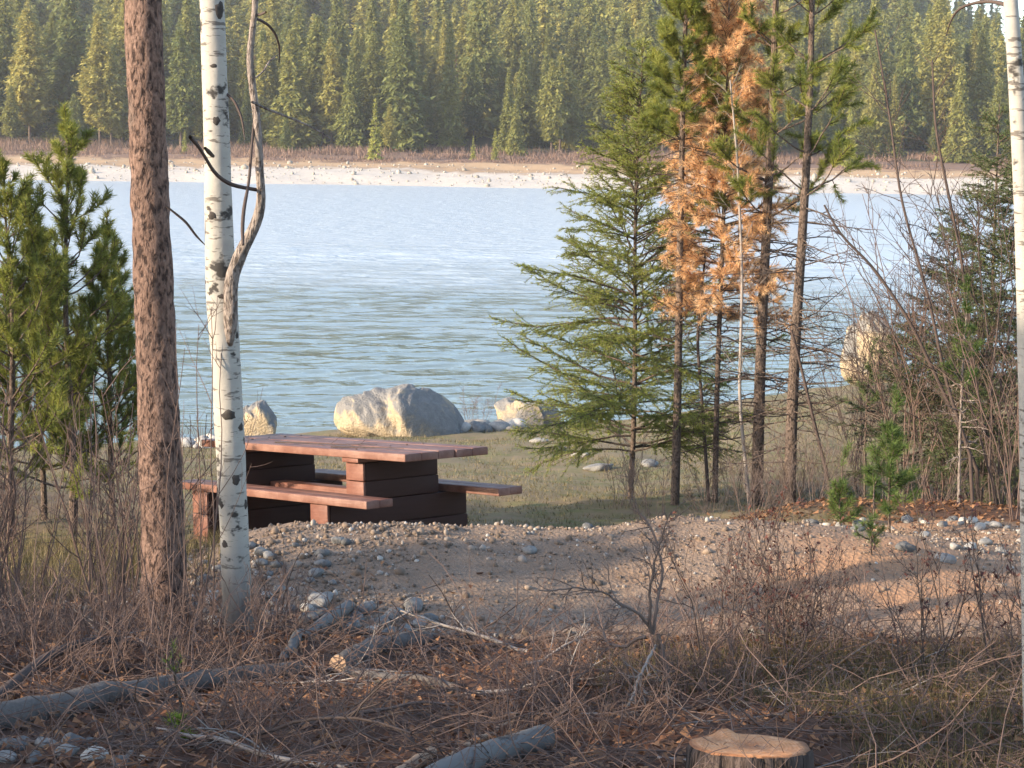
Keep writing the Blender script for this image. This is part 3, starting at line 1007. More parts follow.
link('crown', g.mesh('crown', MT['pine']), t_)

# birch with a forked dead stem
pb, rb = spine([(240, 668, 44), (239, 640, 34), (237, 600, 30), (234, 520, 29), (230, 440, 30), (226, 360, 29), (222, 310, 31), (219, 240, 29), (217, 150, 26), (214, 60, 25), (212, 0, 24), (207, -150, 22), (203, -400, 17), (202, -700, 9)], 7.7, 7.7, 100)
base = G(239, 7.7)
b_ = thing('birch_tree', 'white birch with black scars and a forked grey side stem by the picnic table', 'tree', base)
link('trunk', trunk_mesh(pb, rb, base, MT['birch'], 22, .03, low=.42, seed=8), b_)
pf, rf_ = spine([(229, 345, 10), (229, 325, 17), (230, 300, 18), (234, 272, 17), (245, 245, 16), (256, 222, 14), (262, 195, 11), (262, 175, 10), (258, 140, 10), (253, 100, 9.5), (251, 60, 9), (254, 0, 8), (258, -90, 6), (256, -220, 3)], 7.66, 7.4, 60)
fs_ = link('forked_stem', trunk_mesh(pf + np.stack([.006 * np.sin(np.arange(60) * .55), 0 * np.arange(60.), 0 * np.arange(60.)], -1), rf_ * .80, base, MT['greystem'], 16, .10, seed=14, name='forked_stem'), b_)
tw = Geo()


def twig(g, pts, d, d2=None, n=14, sides=5):
    p, r = spine(pts, d, d2, n)
    tubes(g, p - base, r, sides)


def parted(name, pts, d, d2, mat, parent):
    g = Geo(); twig(g, pts, d, d2, 18)
    return link(name, g.mesh(name, mat, True), parent)


parted('branch', [(258, 190, 4), (246, 188, 4), (230, 185, 4.5), (214, 174, 4), (204, 155, 3.5), (196, 143, 4), (190, 137, 4.5)], 7.55, 7.1, MT['darktwig'], b_)
parted('branch', [(205, 148, 3), (209, 152, 5), (213, 156, 4)], 7.3, 7.6, MT['knot'], b_)
parted('branch', [(254, 120, 2), (251, 155, 3), (249, 185, 3), (244, 205, 4), (242, 230, 4), (243, 245, 3)], 7.5, 7.3, MT['darktwig'], b_)
parted('branch', [(255, 18, 3), (268, 24, 3), (276, 34, 2.5), (280, 48, 2), (279, 62, 1)], 7.5, 7.8, MT['darktwig'], b_)
parted('branch', [(255, 16, 3), (262, 14, 3), (266, 12, 2)], 7.5, 7.3, MT['darktwig'], b_)
parted('branch', [(252, 102, 3), (264, 108, 3), (285, 116, 2.5), (310, 126, 2), (330, 138, 1)], 7.4, 7.6, MT['greystem'], b_)
parted('branch', [(255, 78, 2), (263, 72, 2), (270, 60, 1.6), (279, 54, 1)], 7.4, 7.5, MT['greystem'], b_)
parted('branch', [(224, 92, 3), (234, 100, 3), (242, 118, 2.5), (245, 140, 1)], 7.7, 7.6, MT['darktwig'], b_)
parted('branch', [(166, 206, 2), (186, 222, 3), (196, 236, 2.5), (205, 245, 1)], 7.6, 7.7, MT['darktwig'], b_)
# scars where limbs fell off: flattened dark knots sunk in the bark
for py, dx, s_, sz in ((18, .78, 11, 1.7), (12, .1, 5, 1.0), (73, .55, 8, .5), (120, .55, 8, 1.2), (210, .4, 9, .9), (283, .1, 5, 1), (330, .9, 6, 1.3), (412, .55, 14, .75), (425, .85, 8, 1.1), (478, .65, 10, 1.25), (497, .25, 7, 1), (537, .3, 9, .9), (556, .05, 8, 1.2), (300, .55, 7, .7), (505, .9, 7, 1.5)):
    i = int(np.argmin([abs((384 - F * np.dot(q - CAM, _up) / np.dot(q - CAM, _fw)) - py) for q in pb]))
    c = pb[i] - base; rr = rb[i]
    an = math.pi * (1.0 - dx)          # 0 = right edge, pi = left edge, facing the camera
    nrm = np.array([math.cos(an), -math.sin(an), 0])
    ctr = c + nrm * rr * .93
    g = Geo(); hs = s_ * .5 * 7.7 / F
    U = np.array([-nrm[1], nrm[0], 0]); Vv = np.array([0, 0, 1.0])
    ring = []
    for lay, (f_, o_) in enumerate(((1.15, -.15), (1.0, .06), (.6, .10), (.2, .11))):
        for q in range(12):
            a = q * math.pi / 6
            w_ = f_ * (1 + .10 * math.sin(a * 3 + py) + .12 * math.cos(a * 5 + py))
            ring.append(ctr + U * math.cos(a) * hs * w_ + Vv * math.sin(a) * hs * w_ * sz + nrm * rr * o_ - nrm * (rr * .5 * (math.cos(a) * hs * w_ / rr) ** 2))
    idx = np.arange(48).reshape(4, 12)
    q4 = np.stack([idx[:-1], np.roll(idx[:-1], -1, 1), np.roll(idx[1:], -1, 1), idx[1:]], -1).reshape(-1, 4)
    g.add(np.array(ring), [q4, idx[-1][None]])
    link('bark_scar', g.mesh('bark_scar', MT['knot'], True), b_)

# slim birch at the right border
base = G(1034, 5.6)
pr, rr_ = spine([(1036, 790, 24), (1033, 700, 21), (1031, 560, 20), (1028, 380, 19), (1024, 230, 18), (1018, 110, 16), (1011, 10, 14), (1004, -120, 12), (998, -380, 9), (996, -560, 5)], 5.6, 5.6, 80)
pr[0, 2] = base[2] - .1
rb2 = thing('birch_tree', 'slim white birch trunk cut by the right border of the photo', 'tree', base)
link('trunk', trunk_mesh(pr, rr_, base, MT['birch'], 18, .03, seed=18), rb2)
parted('branch', [(1008, 6, 6), (998, 2, 4), (985, 1, 4), (968, 4, 3), (956, 10, 2.5), (949, 25, 1.5), (946, 36, 1)], 5.6, 5.9, MT['darktwig'], rb2)

# ------------------------------------------------------------------ picnic table
PHI, TA, TB = -.821, .093, -.037
A = np.array([math.cos(PHI), math.sin(PHI), TA]); B = np.array([-math.sin(PHI), math.cos(PHI), TB])
A = norm(A); B = norm(B - A * (A @ B)); UPV = np.cross(A, B)
TC = np.array([-1.275, 13.0, 2.782]) - UPV * .75


def box(g, x0, x1, y0, y1, z0, z1, bev=.006, var=.5):
    """box with chamfered edges"""
    import bmesh
    bm = bmesh.new()
    bmesh.ops.create_cube(bm, size=1)
    for v in bm.verts:
        v.co = Vector(((x0 + x1) / 2 + v.co.x * (x1 - x0), (y0 + y1) / 2 + v.co.y * (y1 - y0), (z0 + z1) / 2 + v.co.z * (z1 - z0)))
    bmesh.ops.bevel(bm, geom=bm.edges[:], offset=bev, segments=2, affect='EDGES', profile=.6)
    bm.verts.index_update()
    V = np.array([v.co[:] for v in bm.verts])
    by = {}
    for f in bm.faces: by.setdefault(len(f.verts), []).append([v.index for v in f.verts])
    g.add(V, [np.array(x) for x in by.values()], var)
    bm.free()


pt = thing('picnic_table', 'heavy red-brown timber picnic table with attached benches by the lake', 'picnic table', TC)
pt.matrix_world = Matrix(((A[0], B[0], UPV[0], TC[0]), (A[1], B[1], UPV[1], TC[1]), (A[2], B[2], UPV[2], TC[2]), (0, 0, 0, 1)))
g = Geo()
for i in range(5):
    yy0 = -.3775 + i * .151
    e = RNG.uniform(-.012, .012)
    box(g, -1.235 + e, 1.235 + e, yy0 + .003, yy0 + .148, .695, .75 + RNG.uniform(-.002, .002), .006)
link('tabletop', g.mesh('tabletop', MT['worn']), pt)
g = Geo()
for xx in (-.86, .62):
    box(g, xx - .09, xx + .09, -.36, .36, .662, .693, .004)
link('batten', g.mesh('batten', MT['table']), pt)
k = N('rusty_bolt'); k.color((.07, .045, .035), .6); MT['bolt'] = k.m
for xx in (-.86, .62):
    for i in range(5):
        g = Geo(); yb = -.302 + i * .151
        tubes(g, np.array([[xx, yb, .742], [xx, yb, .7555]]), np.array([.011, .009]), 10, cap=True)
        link('bolt', g.mesh('bolt', MT['bolt']), pt)
for s_, off, h0 in ((-1, 0.0, 0), (1, .09, 0)):
    g = Geo()
    for q in range(2):
        y0 = s_ * .55 - .115 + q * .117
        box(g, -1.185 + off + q * .004, 1.185 + off - q * .006, y0, y0 + .113, .40, .454, .006)
    link('bench', g.mesh('bench', MT['worn']), pt)
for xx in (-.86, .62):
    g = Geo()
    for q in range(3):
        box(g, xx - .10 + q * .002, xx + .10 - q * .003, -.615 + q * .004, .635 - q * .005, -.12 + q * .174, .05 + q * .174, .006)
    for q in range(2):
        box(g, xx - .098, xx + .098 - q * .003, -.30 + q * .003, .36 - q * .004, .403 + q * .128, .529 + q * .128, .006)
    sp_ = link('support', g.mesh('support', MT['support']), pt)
    for q in range(5):      # added thin caps keep the sunlit timber colour on the beam fronts
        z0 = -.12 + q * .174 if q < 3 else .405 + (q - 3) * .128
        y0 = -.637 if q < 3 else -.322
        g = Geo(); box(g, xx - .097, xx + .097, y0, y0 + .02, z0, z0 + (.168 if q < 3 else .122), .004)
        link('lit_end_cap', g.mesh('lit_end_cap', MT['table']), sp_)
g = Geo()
box(g, -.757, .517, -.07, .07, .30, .43, .006)
link('stretcher', g.mesh('stretcher', MT['table']), pt)


# ------------------------------------------------------------------ stones
def rock(rng, sx, sy, sz, sub=3, rough=.25, flat=.0, sharp=0):
    import bmesh
    bm = bmesh.new(); bmesh.ops.create_icosphere(bm, subdivisions=sub, radius=1)
    V = np.array([v.co[:] for v in bm.verts]); Fc = np.array([[v.index for v in f.verts] for f in bm.faces]); bm.free()
    sd = int(rng.integers(1000))
    n = fbm(V[:, 0] * 1.3 + 9 + V[:, 2] * .7, V[:, 1] * 1.3 + 9 - V[:, 2] * .9, sd, 4)
    V = V * (1 + rough * 2.2 * n)[:, None]
    for _ in range(sharp):   # cut facets
        d = norm(rng.normal(size=3)); c = rng.uniform(.55, .8)
        e = V @ d - c
        V = V - np.where(e > 0, e * .9, 0)[:, None] * d
    V = V * np.array([sx, sy, sz])
    return V, Fc


srng = np.random.default_rng(23)


def stone(name, label, loc, size, mat, group=None, rz=None, sink=.3, sub=3, rough=.24, sharp=6, cat='stone'):
    V, Fc = rock(srng, size[0] / 2, size[1] / 2, size[2] / 2, sub, rough, 0, sharp)
    g = Geo(); g.add(V, Fc)
    o = link(name, g.mesh(name, mat, True), None, np.array(loc) + np.array([0, 0, size[2] * (.5 - sink)]))
    o.rotation_euler = (srng.uniform(-.15, .15), srng.uniform(-.15, .15), srng.uniform(0, 6.28) if rz is None else rz)
    return tag(o, label, cat, group)


def boulder(name, label, px, d, prof, depth, seed, mat, base_py=None):
    """a boulder shaped from a row of cross-sections; prof = [(px, top_py)] along its length, given real depth and thickness"""
    rng = np.random.default_rng(seed)
    b = G(px, d)
    n, s = 64, 56
    x0, x1 = prof[0][0], prof[-1][0]
    tx = np.linspace(x0, x1, n)
    tops = np.interp(tx, [p[0] for p in prof], [p[1] for p in prof])
    V = []
    for i in range(n):
        c = P(tx[i], tops[i], d); gzv = b[2] - .25
        e = math.sin(math.pi * (i + .15) / (n - .7)) ** .45
        hgt = max(c[2] - gzv, .05)
        for j in range(s):
            a = 2 * math.pi * j / s
            cy = math.copysign(abs(math.cos(a)) ** .75, math.cos(a)); sz_ = math.sin(a)
            V.append((c[0] - b[0], depth * .5 * e * cy, (gzv - b[2]) + hgt * .5 + hgt * .5 * math.copysign(abs(sz_) ** .65, sz_)))
    V = np.array(V)
    nz = fbm(V[:, 0] * 2.2 + V[:, 2] * 1.1 + 30, V[:, 1] * 2.2 - V[:, 2] * 1.6 + 30, seed, 5)
    nz2 = np.abs(fbm(V[:, 0] * 4 + V[:, 2] * 3 + 60, V[:, 1] * 4 - V[:, 2] * 2 + 60, seed + 5, 4))
    ctr = np.array([V[:, 0].mean(), 0, V[:, 2].mean()])
    V = V + norm(V - ctr) * (nz * .34 - nz2 * .34 + .06 * np.round(nz * 9) / 9)[:, None] * min(depth, 1.2)
    for _ in range(6):
        dd = norm(rng.normal(size=3) * np.array([1, 1.2, .6])); L_ = (V - ctr) @ dd; c = np.quantile(L_, rng.uniform(.80, .92))
        ee = L_ - c; V = V - np.where(ee > 0, ee * .8, 0)[:, None] * dd
    idx = np.arange(n * s).reshape(n, s); a_ = idx[:-1]; b_2 = idx[1:]
    q = np.stack([a_, b_2, np.roll(b_2, -1, 1), np.roll(a_, -1, 1)], -1).reshape(-1, 4)
    g = Geo(); g.add(V, [q, idx[0][None], idx[-1][::-1][None]])
    me = g.mesh(name, mat, True)
    o = link(name, me, None, b)
    md = o.modifiers.new('s', 'SUBSURF'); md.levels = 1; md.render_levels = 1
    return tag(o, label, 'boulder')


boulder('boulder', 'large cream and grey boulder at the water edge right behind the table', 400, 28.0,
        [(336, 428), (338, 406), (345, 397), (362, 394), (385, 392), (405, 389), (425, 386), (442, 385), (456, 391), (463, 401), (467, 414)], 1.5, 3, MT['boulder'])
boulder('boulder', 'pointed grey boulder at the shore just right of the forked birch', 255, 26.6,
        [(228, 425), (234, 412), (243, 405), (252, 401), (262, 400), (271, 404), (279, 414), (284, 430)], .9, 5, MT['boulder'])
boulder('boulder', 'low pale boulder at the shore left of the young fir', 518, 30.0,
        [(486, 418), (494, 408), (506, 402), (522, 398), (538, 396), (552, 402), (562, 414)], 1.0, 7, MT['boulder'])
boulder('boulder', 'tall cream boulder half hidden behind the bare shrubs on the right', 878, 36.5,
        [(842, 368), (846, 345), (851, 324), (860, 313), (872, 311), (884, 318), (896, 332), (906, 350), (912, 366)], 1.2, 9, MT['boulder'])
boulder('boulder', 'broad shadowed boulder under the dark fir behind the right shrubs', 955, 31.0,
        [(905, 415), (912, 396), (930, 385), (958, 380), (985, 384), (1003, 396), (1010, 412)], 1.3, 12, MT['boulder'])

LBL = []
ST = 'stone'
stone(ST, 'flat pale stone on the gravel slope between birch and white branch', G(318, 8.95), (.17, .12, .09), MT['palestone'], rz=.2)
for px, d, s_, mm in ((413, 9.0, .13, 'bluestone'), (395, 8.85, .12, 'stone'), (365, 8.9, .12, 'stone'), (357, 8.75, .11, 'bluestone'), (380, 8.7, .10, 'stone'),
                      (420, 8.75, .11, 'palestone'), (430, 8.85, .10, 'stone'), (352, 8.6, .12, 'stone'), (372, 8.55, .08, 'palestone'), (405, 8.6, .09, 'stone'),
                      (345, 8.5, .10, 'bluestone'), (390, 8.45, .09, 'stone')):
    stone(ST, 'grey rounded stone in the pile at the toe of the gravel mound', G(px, d), (s_, s_ * .8, s_ * .65), MT[mm], 'stones piled at the toe of the gravel mound')
for i in range(60):
    px = srng.uniform(190, 350); d = srng.uniform(8.6, 9.9)
    s_ = srng.uniform(.05, .11)
    if px < 255 and srng.random() < .3: continue
    stone(ST, 'small grey stone on the gravel slope beside the birch foot', G(px, d), (s_, s_ * .8, s_ * .6), MT[('stone', 'bluestone', 'palestone')[int(srng.choice(3, p=(.6, .3, .1)))]], 'small stones on the slope beside the birch', sub=2)
stone(ST, 'lone white pebble on the bare gravel mound below the table end', G(380, 9.6), (.05, .04, .04), MT['palestone'], sub=2)
for px, d in ((536, 11.0), (580, 11.2), (588, 10.6), (575, 11.0), (500, 11.1), (530, 9.95), (612, 11.2)):
    s_ = srng.uniform(.06, .13)
    stone(ST, 'grey stone scattered on top of the gravel mound', G(px, d), (s_, s_ * .8, s_ * .55), MT['stone'], 'stones on top of the gravel mound', sub=2)
stone(ST, 'blocky pale stone under the red-leaved shrub in the right foreground', G(760, 7.65), (.11, .09, .10), MT['palestone'], sink=.15)
stone(ST, 'small white stone above the blocky pale one in the right foreground', G(785, 8.3), (.06, .05, .05), MT['palestone'], sub=2)
for px in list(np.linspace(690, 862, 26)) + list(np.linspace(905, 1020, 18)):
    s_ = srng.uniform(.05, .13)
    x_ = px + srng.uniform(-6, 6)
    stone(ST, 'grey stone in the row along the back edge of the gravel', G(x_, 12.45 + .1 * (x_ - 512) / F * 12 + srng.uniform(-.2, .2) - (.9 if px > 900 else 0) * (px - 900) / 120), (s_, s_ * .75, s_ * .65), MT[('stone', 'palestone', 'bluestone')[int(srng.choice(3, p=(.5, .3, .2)))]], 'stones in a row along the back edge of the gravel', sub=2)
for px, d in ((860, 11.0), (858, 10.6), (845, 11.1), (925, 10.7), (955, 10.4), (970, 10.45), (985, 10.9), (1000, 10.6), (720, 10.9), (905, 10.1), (945, 10.0)):
    s_ = srng.uniform(.06, .13)
    stone(ST, 'pale stone lying loose on the orange gravel on the right', G(px, d), (s_, s_ * .8, s_ * .6), MT['palestone' if srng.random() < .5 else 'stone'], 'loose stones on the orange gravel', sub=2)
for px, d, s_, mm in ((12, 5.2, .10, 'bluestone'), (48, 5.25, .085, 'bluestone'), (72, 5.3, .085, 'bluestone'), (68, 5.12, .08, 'stone'), (95, 5.1, .085, 'palestone'), (35, 5.08, .07, 'stone'),
                      (120, 5.05, .07, 'stone'), (145, 5.12, .05, 'palestone'), (5, 5.05, .07, 'stone'), (132, 5.15, .05, 'stone'), (90, 5.3, .05, 'stone'), (22, 5.3, .05, 'stone')):
    stone(ST, 'rounded grey stone in the row below the fallen log', G(px, d), (s_, s_ * .8, s_ * .62), MT[mm], 'stones below the fallen log')
for px, d, s_ in ((582, 22.5, .35), (600, 20.6, .38), (560, 23.5, .25), (540, 25, .3), (650, 21, .3)):
    stone(ST, 'flat grey stone lying in the grass before the young fir', G(px, d), (s_, s_ * .7, s_ * .35), MT['stone'], 'flat stones in the grass')
for i in range(70):
    u = srng.random()
    px = srng.uniform(385, 520) if i < 46 else srng.uniform(180, 245)
    d = (28.3 + (px - 385) * .008 + srng.uniform(-1.0, 1.3)) if i < 46 else srng.uniform(25.5, 27.2)
    s_ = srng.uniform(.12, .42)
    stone(ST, 'grey rubble stone on the shore beside the large boulder' if i < 46 else 'pale stone at the water edge behind the table left end', G(px, d), (s_, s_ * .8, s_ * .6), MT['palestone' if (i >= 46 or srng.random() < .25) else 'stone'],
          'shore rubble beside the large boulder' if i < 46 else 'pale stones at the water edge', sub=2)

# gravel pebbles
prng = np.random.default_rng(31)
g = Geo()
import bmesh as _b
bm = _b.new(); _b.ops.create_icosphere(bm, subdivisions=1, radius=1)
IV = np.array([v.co[:] for v in bm.verts]); IF = np.array([[v.index for v in f.verts] for f in bm.faces]); bm.free()
m = 80000
yy = 7.9 + 5.4 * prng.random(m) ** .9; xx = prng.uniform(-2.9, 4.6, m)
wg = gravel_w(xx, yy); dens = np.where(xx < -.3, 1.0, .55) * (.25 + .75 * sstep(-.12, .12, fbm(xx * 1.4, yy * 1.4, 91, 3)))
kp = prng.random(m) < wg * dens
xx, yy = xx[kp], yy[kp]
sz = np.clip(.0042 * np.exp(prng.normal(size=len(xx)) * .6 + .35 * sstep(1.0, -1.0, xx)), .002, .024)
zz_ = gz(xx, yy)
V = IV[None] * sz[:, None, None] * prng.uniform(.6, 1.3, (len(xx), 1, 3)) * prng.uniform(.8, 1.2, (len(xx), 12 if len(IV) == 12 else len(IV), 1))
V = V + np.stack([xx, yy, zz_ + sz * .25], -1)[:, None]
Fp = (IF[None] + (np.arange(len(xx)) * len(IV))[:, None, None]).reshape(-1, 3)
g.add(V.reshape(-1, 3), Fp, np.repeat(prng.random(len(xx)), len(IV)))
k = N('pebble'); k.color(k.ramp(k.attr('var'), [(0, (.10, .075, .056)), (.5, (.20, .145, .105)), (.8, (.28, .21, .155)), (.95, (.31, .275, .24)), (1, (.44, .41, .37))]), .85); MT['pebble'] = k.m
tag(link('gravel', g.mesh('gravel', MT['pebble'])), 'loose gravel pebbles on the mound and track', 'gravel', kind='stuff')


# ------------------------------------------------------------------ logs, sticks, stump
def Dg(px, py):
    ds = np.linspace(3.5, 40, 3000)
    v = _fw + _rt * ((px - 512) / F) + _up * ((384 - py) / F)
    Q = CAM + v[None] * (ds / v[1])[:, None]
    below = Q[:, 2] < gz(Q[:, 0], Q[:, 1])
    return float(ds[int(np.argmax(below))]) if below.any() else 8.0


def log_(name, label, pts, d0, d1, mat, lift=True, seed=0, group=None, cat='log', lump=.11, cutmat=None, sides=14):
    if lift:      # lying on the ground: its underside touches the earth at both ends
        e0, e1 = pts[0], pts[-1]
        d0 = Dg(e0[0], e0[1] + e0[2] * .42); d1 = Dg(e1[0], e1[1] + e1[2] * .42)
    p, r = spine(pts, d0, d1, 26)
    if lift:
        gr_ = gz(p[:, 0], p[:, 1]); p[:, 2] = np.maximum(p[:, 2], gr_ + r * .55)
    b = p[0].copy()
    mid = p.mean(0)
    o = thing(name, label, cat, mid, 0, group) if cutmat else None
    if o:
        link('bark', trunk_mesh(p, r, mid, mat, sides, lump, seed=seed, name='bark'), o)
        g = Geo()
        for e, s in ((0, -1), (-1, 1)):
            T = norm(p[e] - p[e + (1 if e == 0 else -1)])
            U = norm(np.cross(T, [0, 0, 1.0])); W = np.cross(T, U)
            an = np.linspace(0, 6.283, 12, endpoint=False)
            c = p[e] - mid + T * .004
            g.add(c + r[e] * .92 * (np.cos(an)[:, None] * U + np.sin(an)[:, None] * W), np.arange(12)[None])
        link('cut_end', g.mesh('cut_end', cutmat), o)
    else:
        o = link(name, trunk_mesh(p, r, mid, mat, sides, lump, seed=seed, name=name), None, mid)
        tag(o, label, cat, group)
    return o


MT['whitelog'] = birch_mat('fallen_birch_bark', (.17, .158, .145))
log_('fallen_log', 'long fallen birch log with white bark patches at lower left', [(-60, 733, 34), (0, 722, 33), (60, 708, 30), (120, 695, 26), (175, 685, 22), (240, 676, 20), (300, 668, 14)], 5.35, 6.6, MT['log'], seed=31, cutmat=MT['split'])
log_('fallen_log', 'short grey log lying on the stones at the toe of the gravel mound', [(338, 664, 20), (370, 657, 20), (410, 648, 18), (458, 638, 15)], 7.9, 8.25, MT['log'], seed=33, cutmat=MT['split'])
log_('fallen_log', 'grey-green log just below the short log on the stones', [(345, 672, 12), (380, 679, 15), (420, 686, 15), (456, 689, 12)], 7.45, 7.35, MT['log'], seed=35, cutmat=MT['split'])
log_('fallen_log', 'birch log with a white bark patch at the bottom edge of the photo', [(420, 790, 32), (460, 768, 32), (500, 750, 30), (545, 738, 26)], 4.75, 5.2, MT['whitelog'], seed=37, cutmat=MT['split'])
log_('fallen_branch', 'whitish bent branch rising towards the gravel slope', [(282, 660, 9), (296, 648, 13), (312, 632, 12), (322, 624, 14), (340, 612, 14), (349, 606, 12)], 8.0, 8.55, MT['whitelog'], seed=39, cat='branch')
log_('fallen_branch', 'dark arching branch above the long fallen log', [(-30, 715, 12), (0, 696, 12), (25, 673, 11), (50, 655, 10), (80, 642, 9), (110, 640, 8), (138, 644, 6)], 5.7, 6.4, MT['darktwig'], seed=41, cat='branch')
log_('split_stick', 'pale split stick slanting above the birch log at the bottom edge', [(436, 772, 9), (465, 750, 9), (490, 735, 7), (510, 722, 4)], 4.9, 5.3, MT['split'], seed=43, cat='stick', lump=.12)
log_('split_stick', 'short brown stick end at the bottom edge left of the pale one', [(395, 775, 14), (412, 768, 15), (432, 752, 13)], 4.8, 5.0, MT['split'], seed=45, cat='stick')
log_('fallen_branch', 'brown broken branch on the gravel just right of the short log', [(428, 650, 3), (455, 664, 5), (490, 660, 7), (512, 650, 8), (530, 640, 3)], 7.8, 8.1, MT['twig'], seed=47, cat='branch')

# stump with a tilted, uneven cut
base = G(750, 4.95)
st_ = thing('tree_stump', 'cut tree stump with a fresh orange-brown top at the bottom edge', 'stump', base)
n = 48; an = np.linspace(0, 2 * np.pi, n, endpoint=False)
rad = .176 * (1 + .05 * np.sin(an * 2 + .6) + .025 * np.sin(an * 5) + .008 * np.sin(an * 11 + 1))
ctop = P(750, 747, 4.95) - base
tilt = lambda x, y: -.16 * y - .02 * x
g = Geo(); rows = []
for f_, zf in ((1.32, -.15), (1.16, .03), (1.05, .10), (1.0, .5), (.985, .9), (.96, 1.0)):
    fl = 1 + (.05 if f_ > 1 else .018) * np.sin(an * 7 + 2) + .012 * np.sin(an * 17)
    x = rad * f_ * fl * np.cos(an); yv = rad * f_ * fl * np.sin(an)
    z = np.where(zf < .99, zf * (ctop[2] + tilt(x, yv)), ctop[2] + tilt(x, yv))
    if zf <= -.1: z = np.full(n, -.15)
    rows.append(np.stack([x + ctop[0], yv + ctop[1], z], -1))
V = np.array(rows); idx = np.arange(len(rows) * n).reshape(len(rows), n)
q = np.stack([idx[:-1], np.roll(idx[:-1], -1, 1), np.roll(idx[1:], -1, 1), idx[1:]], -1).reshape(-1, 4)
g.add(V.reshape(-1, 3), q)
MT['stumpbark'] = bark_mat('dark_stump_bark', (.012, .009, .008), (.05, .035, .028), (.13, .095, .08), 1.0, None, .12)
link('bark', g.mesh('bark', MT['stumpbark'], True), st_)
g = Geo(); rows = []
for f_ in (.955, .93, .8, .62, .45, .3, .15, .03):
    x = rad * f_ * np.cos(an); yv = rad * f_ * np.sin(an)
    z = ctop[2] + tilt(x, yv) + .004 + .010 * (fbm(x * 28 + 9, yv * 28 + 9, 5, 3)) + np.where(f_ > .94, -.006, 0)
    step = sstep(-.01, .01, yv - .02 + .02 * np.sin(x * 30)) * .006          # ridge left where the saw cuts met
    z = z + step + .022 * np.exp(-((x + .055) / .03) ** 2 - ((yv - .12) / .04) ** 2)
    rows.append(np.stack([x + ctop[0], yv + ctop[1], z], -1))
V = np.array(rows); idx = np.arange(len(rows) * n).reshape(len(rows), n)
q = np.stack([idx[:-1], np.roll(idx[:-1], -1, 1), np.roll(idx[1:], -1, 1), idx[1:]], -1).reshape(-1, 4)
g.add(V.reshape(-1, 3) , [q, idx[-1][None]])
me = g.mesh('cut_face', MT['cut'])
me.transform(Matrix.Translation(-Vector([float(c) for c in ctop])))
link('cut_face', me, st_, ctop)


# ------------------------------------------------------------------ bare shrubs
def shrub_mesh(rng, h, ns, spread, mat, n1=7, n2=4, r0=.006, wob=.09, up=.06, name='bare_shrub', lean=(0, 0), leaves=0, lmat=None):
    g = Geo()
    a = rng.uniform(0, 6.283, ns); s = rng.uniform(0, .06 + .02 * ns ** .5, ns)
    st = np.stack([np.cos(a) * s, np.sin(a) * s, np.full(ns, -.05)], -1)
    sp = spread * rng.random(ns) ** .7
    di = np.stack([np.cos(a) * sp + lean[0], np.sin(a) * sp + lean[1], np.ones(ns)], -1)
    ln = h * rng.uniform(.55, 1.1, ns)
    p0 = grow(rng, st, di, ln, 10, wob, up)
    tubes(g, p0, (r0 * ln / h)[:, None] * np.linspace(1, .3, 10)[None], 5, rng.random(ns))
    p1 = kids(rng, p0, n1, .25, .98, .65, .38, 6, wob * 1.3, up)
    tubes(g, p1, np.linspace(.42 * r0, .18 * r0, 6)[None].repeat(len(p1), 0), 4, rng.random(len(p1)))
    p2 = None
    if n2:
        p2 = kids(rng, p1, n2, .2, .98, .7, .5, 4, wob * 1.4, up)
        tubes(g, p2, np.linspace(.24 * r0, .12 * r0, 4)[None].repeat(len(p2), 0), 3, rng.random(len(p2)))
    me = g.mesh(name, mat)
    lm = None
    if leaves:
        g2 = Geo()
        src = p2 if p2 is not None else p1
        wh = rng.integers(0, len(src), leaves); q, dd = along(src, wh, rng.random(leaves))
        clumps(g2, q + rng.normal(size=q.shape) * .01, rng.uniform(.008, .020, leaves), 1.5, rng.random(leaves))
        lm = g2.mesh('leaves', lmat)
    return me, lm


hr = np.random.default_rng(77)


def bush(px, d, me, label, group, sc=1.0, lm=None, rz=None, cat='shrub', name='bare_shrub'):
    b = G(px, d)
    if lm is None:
        o = link(name, me, None, b); tag(o, label, cat, group)
    else:
        o = thing(name, label, cat, b, 0, group)
        link('twigs', me, o); link('dead_foliage', lm, o)
    o.rotation_euler = (0, 0, hr.uniform(0, 6.28) if rz is None else rz); o.scale = (sc, sc, sc)
    return o


TH_ = [shrub_mesh(hr, 1.25, 6, .38, MT['redtwig'], 6, 3, .0062) for _ in range(4)] + [shrub_mesh(hr, 1.1, 7, .5, MT['twig'], 6, 4, .006) for _ in range(2)]
# thicket on the left, in front of the young pines and around the pine trunk
for i in range(14):
    px = hr.uniform(-40, 135); d = hr.uniform(8.3, 10.2)
    bush(px, d, TH_[int(hr.integers(len(TH_)))][0], 'leafless reddish shrub in the thicket left of the big pine trunk', 'leafless shrubs left of the big pine', hr.uniform(.7, 1.3))
LOW = [shrub_mesh(hr, .42, 12, .9, MT['redtwig'], 6, 3, .0036, .16, .03) for _ in range(4)] + [shrub_mesh(hr, .36, 10, 1.0, MT['twig'], 6, 3, .0036, .18, .02) for _ in range(3)]
for i in range(24):
    px = hr.uniform(-30, 270); d = hr.uniform(6.3, 8.3)
    bush(px, d, LOW[int(hr.integers(len(LOW)))][0], 'low tangled leafless shrub around the pine and birch feet', 'low leafless shrubs around the trunk feet', hr.uniform(.7, 1.2))
for i in range(30):
    px = hr.uniform(200, 690); d = hr.uniform(5.4, 6.9)
    if (640 < px and d < 6) or 290 < px < 480: continue
    bush(px, d, LOW[int(hr.integers(len(LOW)))][0], 'low tangled leafless shrub in the middle of the foreground', 'low leafless shrubs in the middle foreground', hr.uniform(.45, .8))
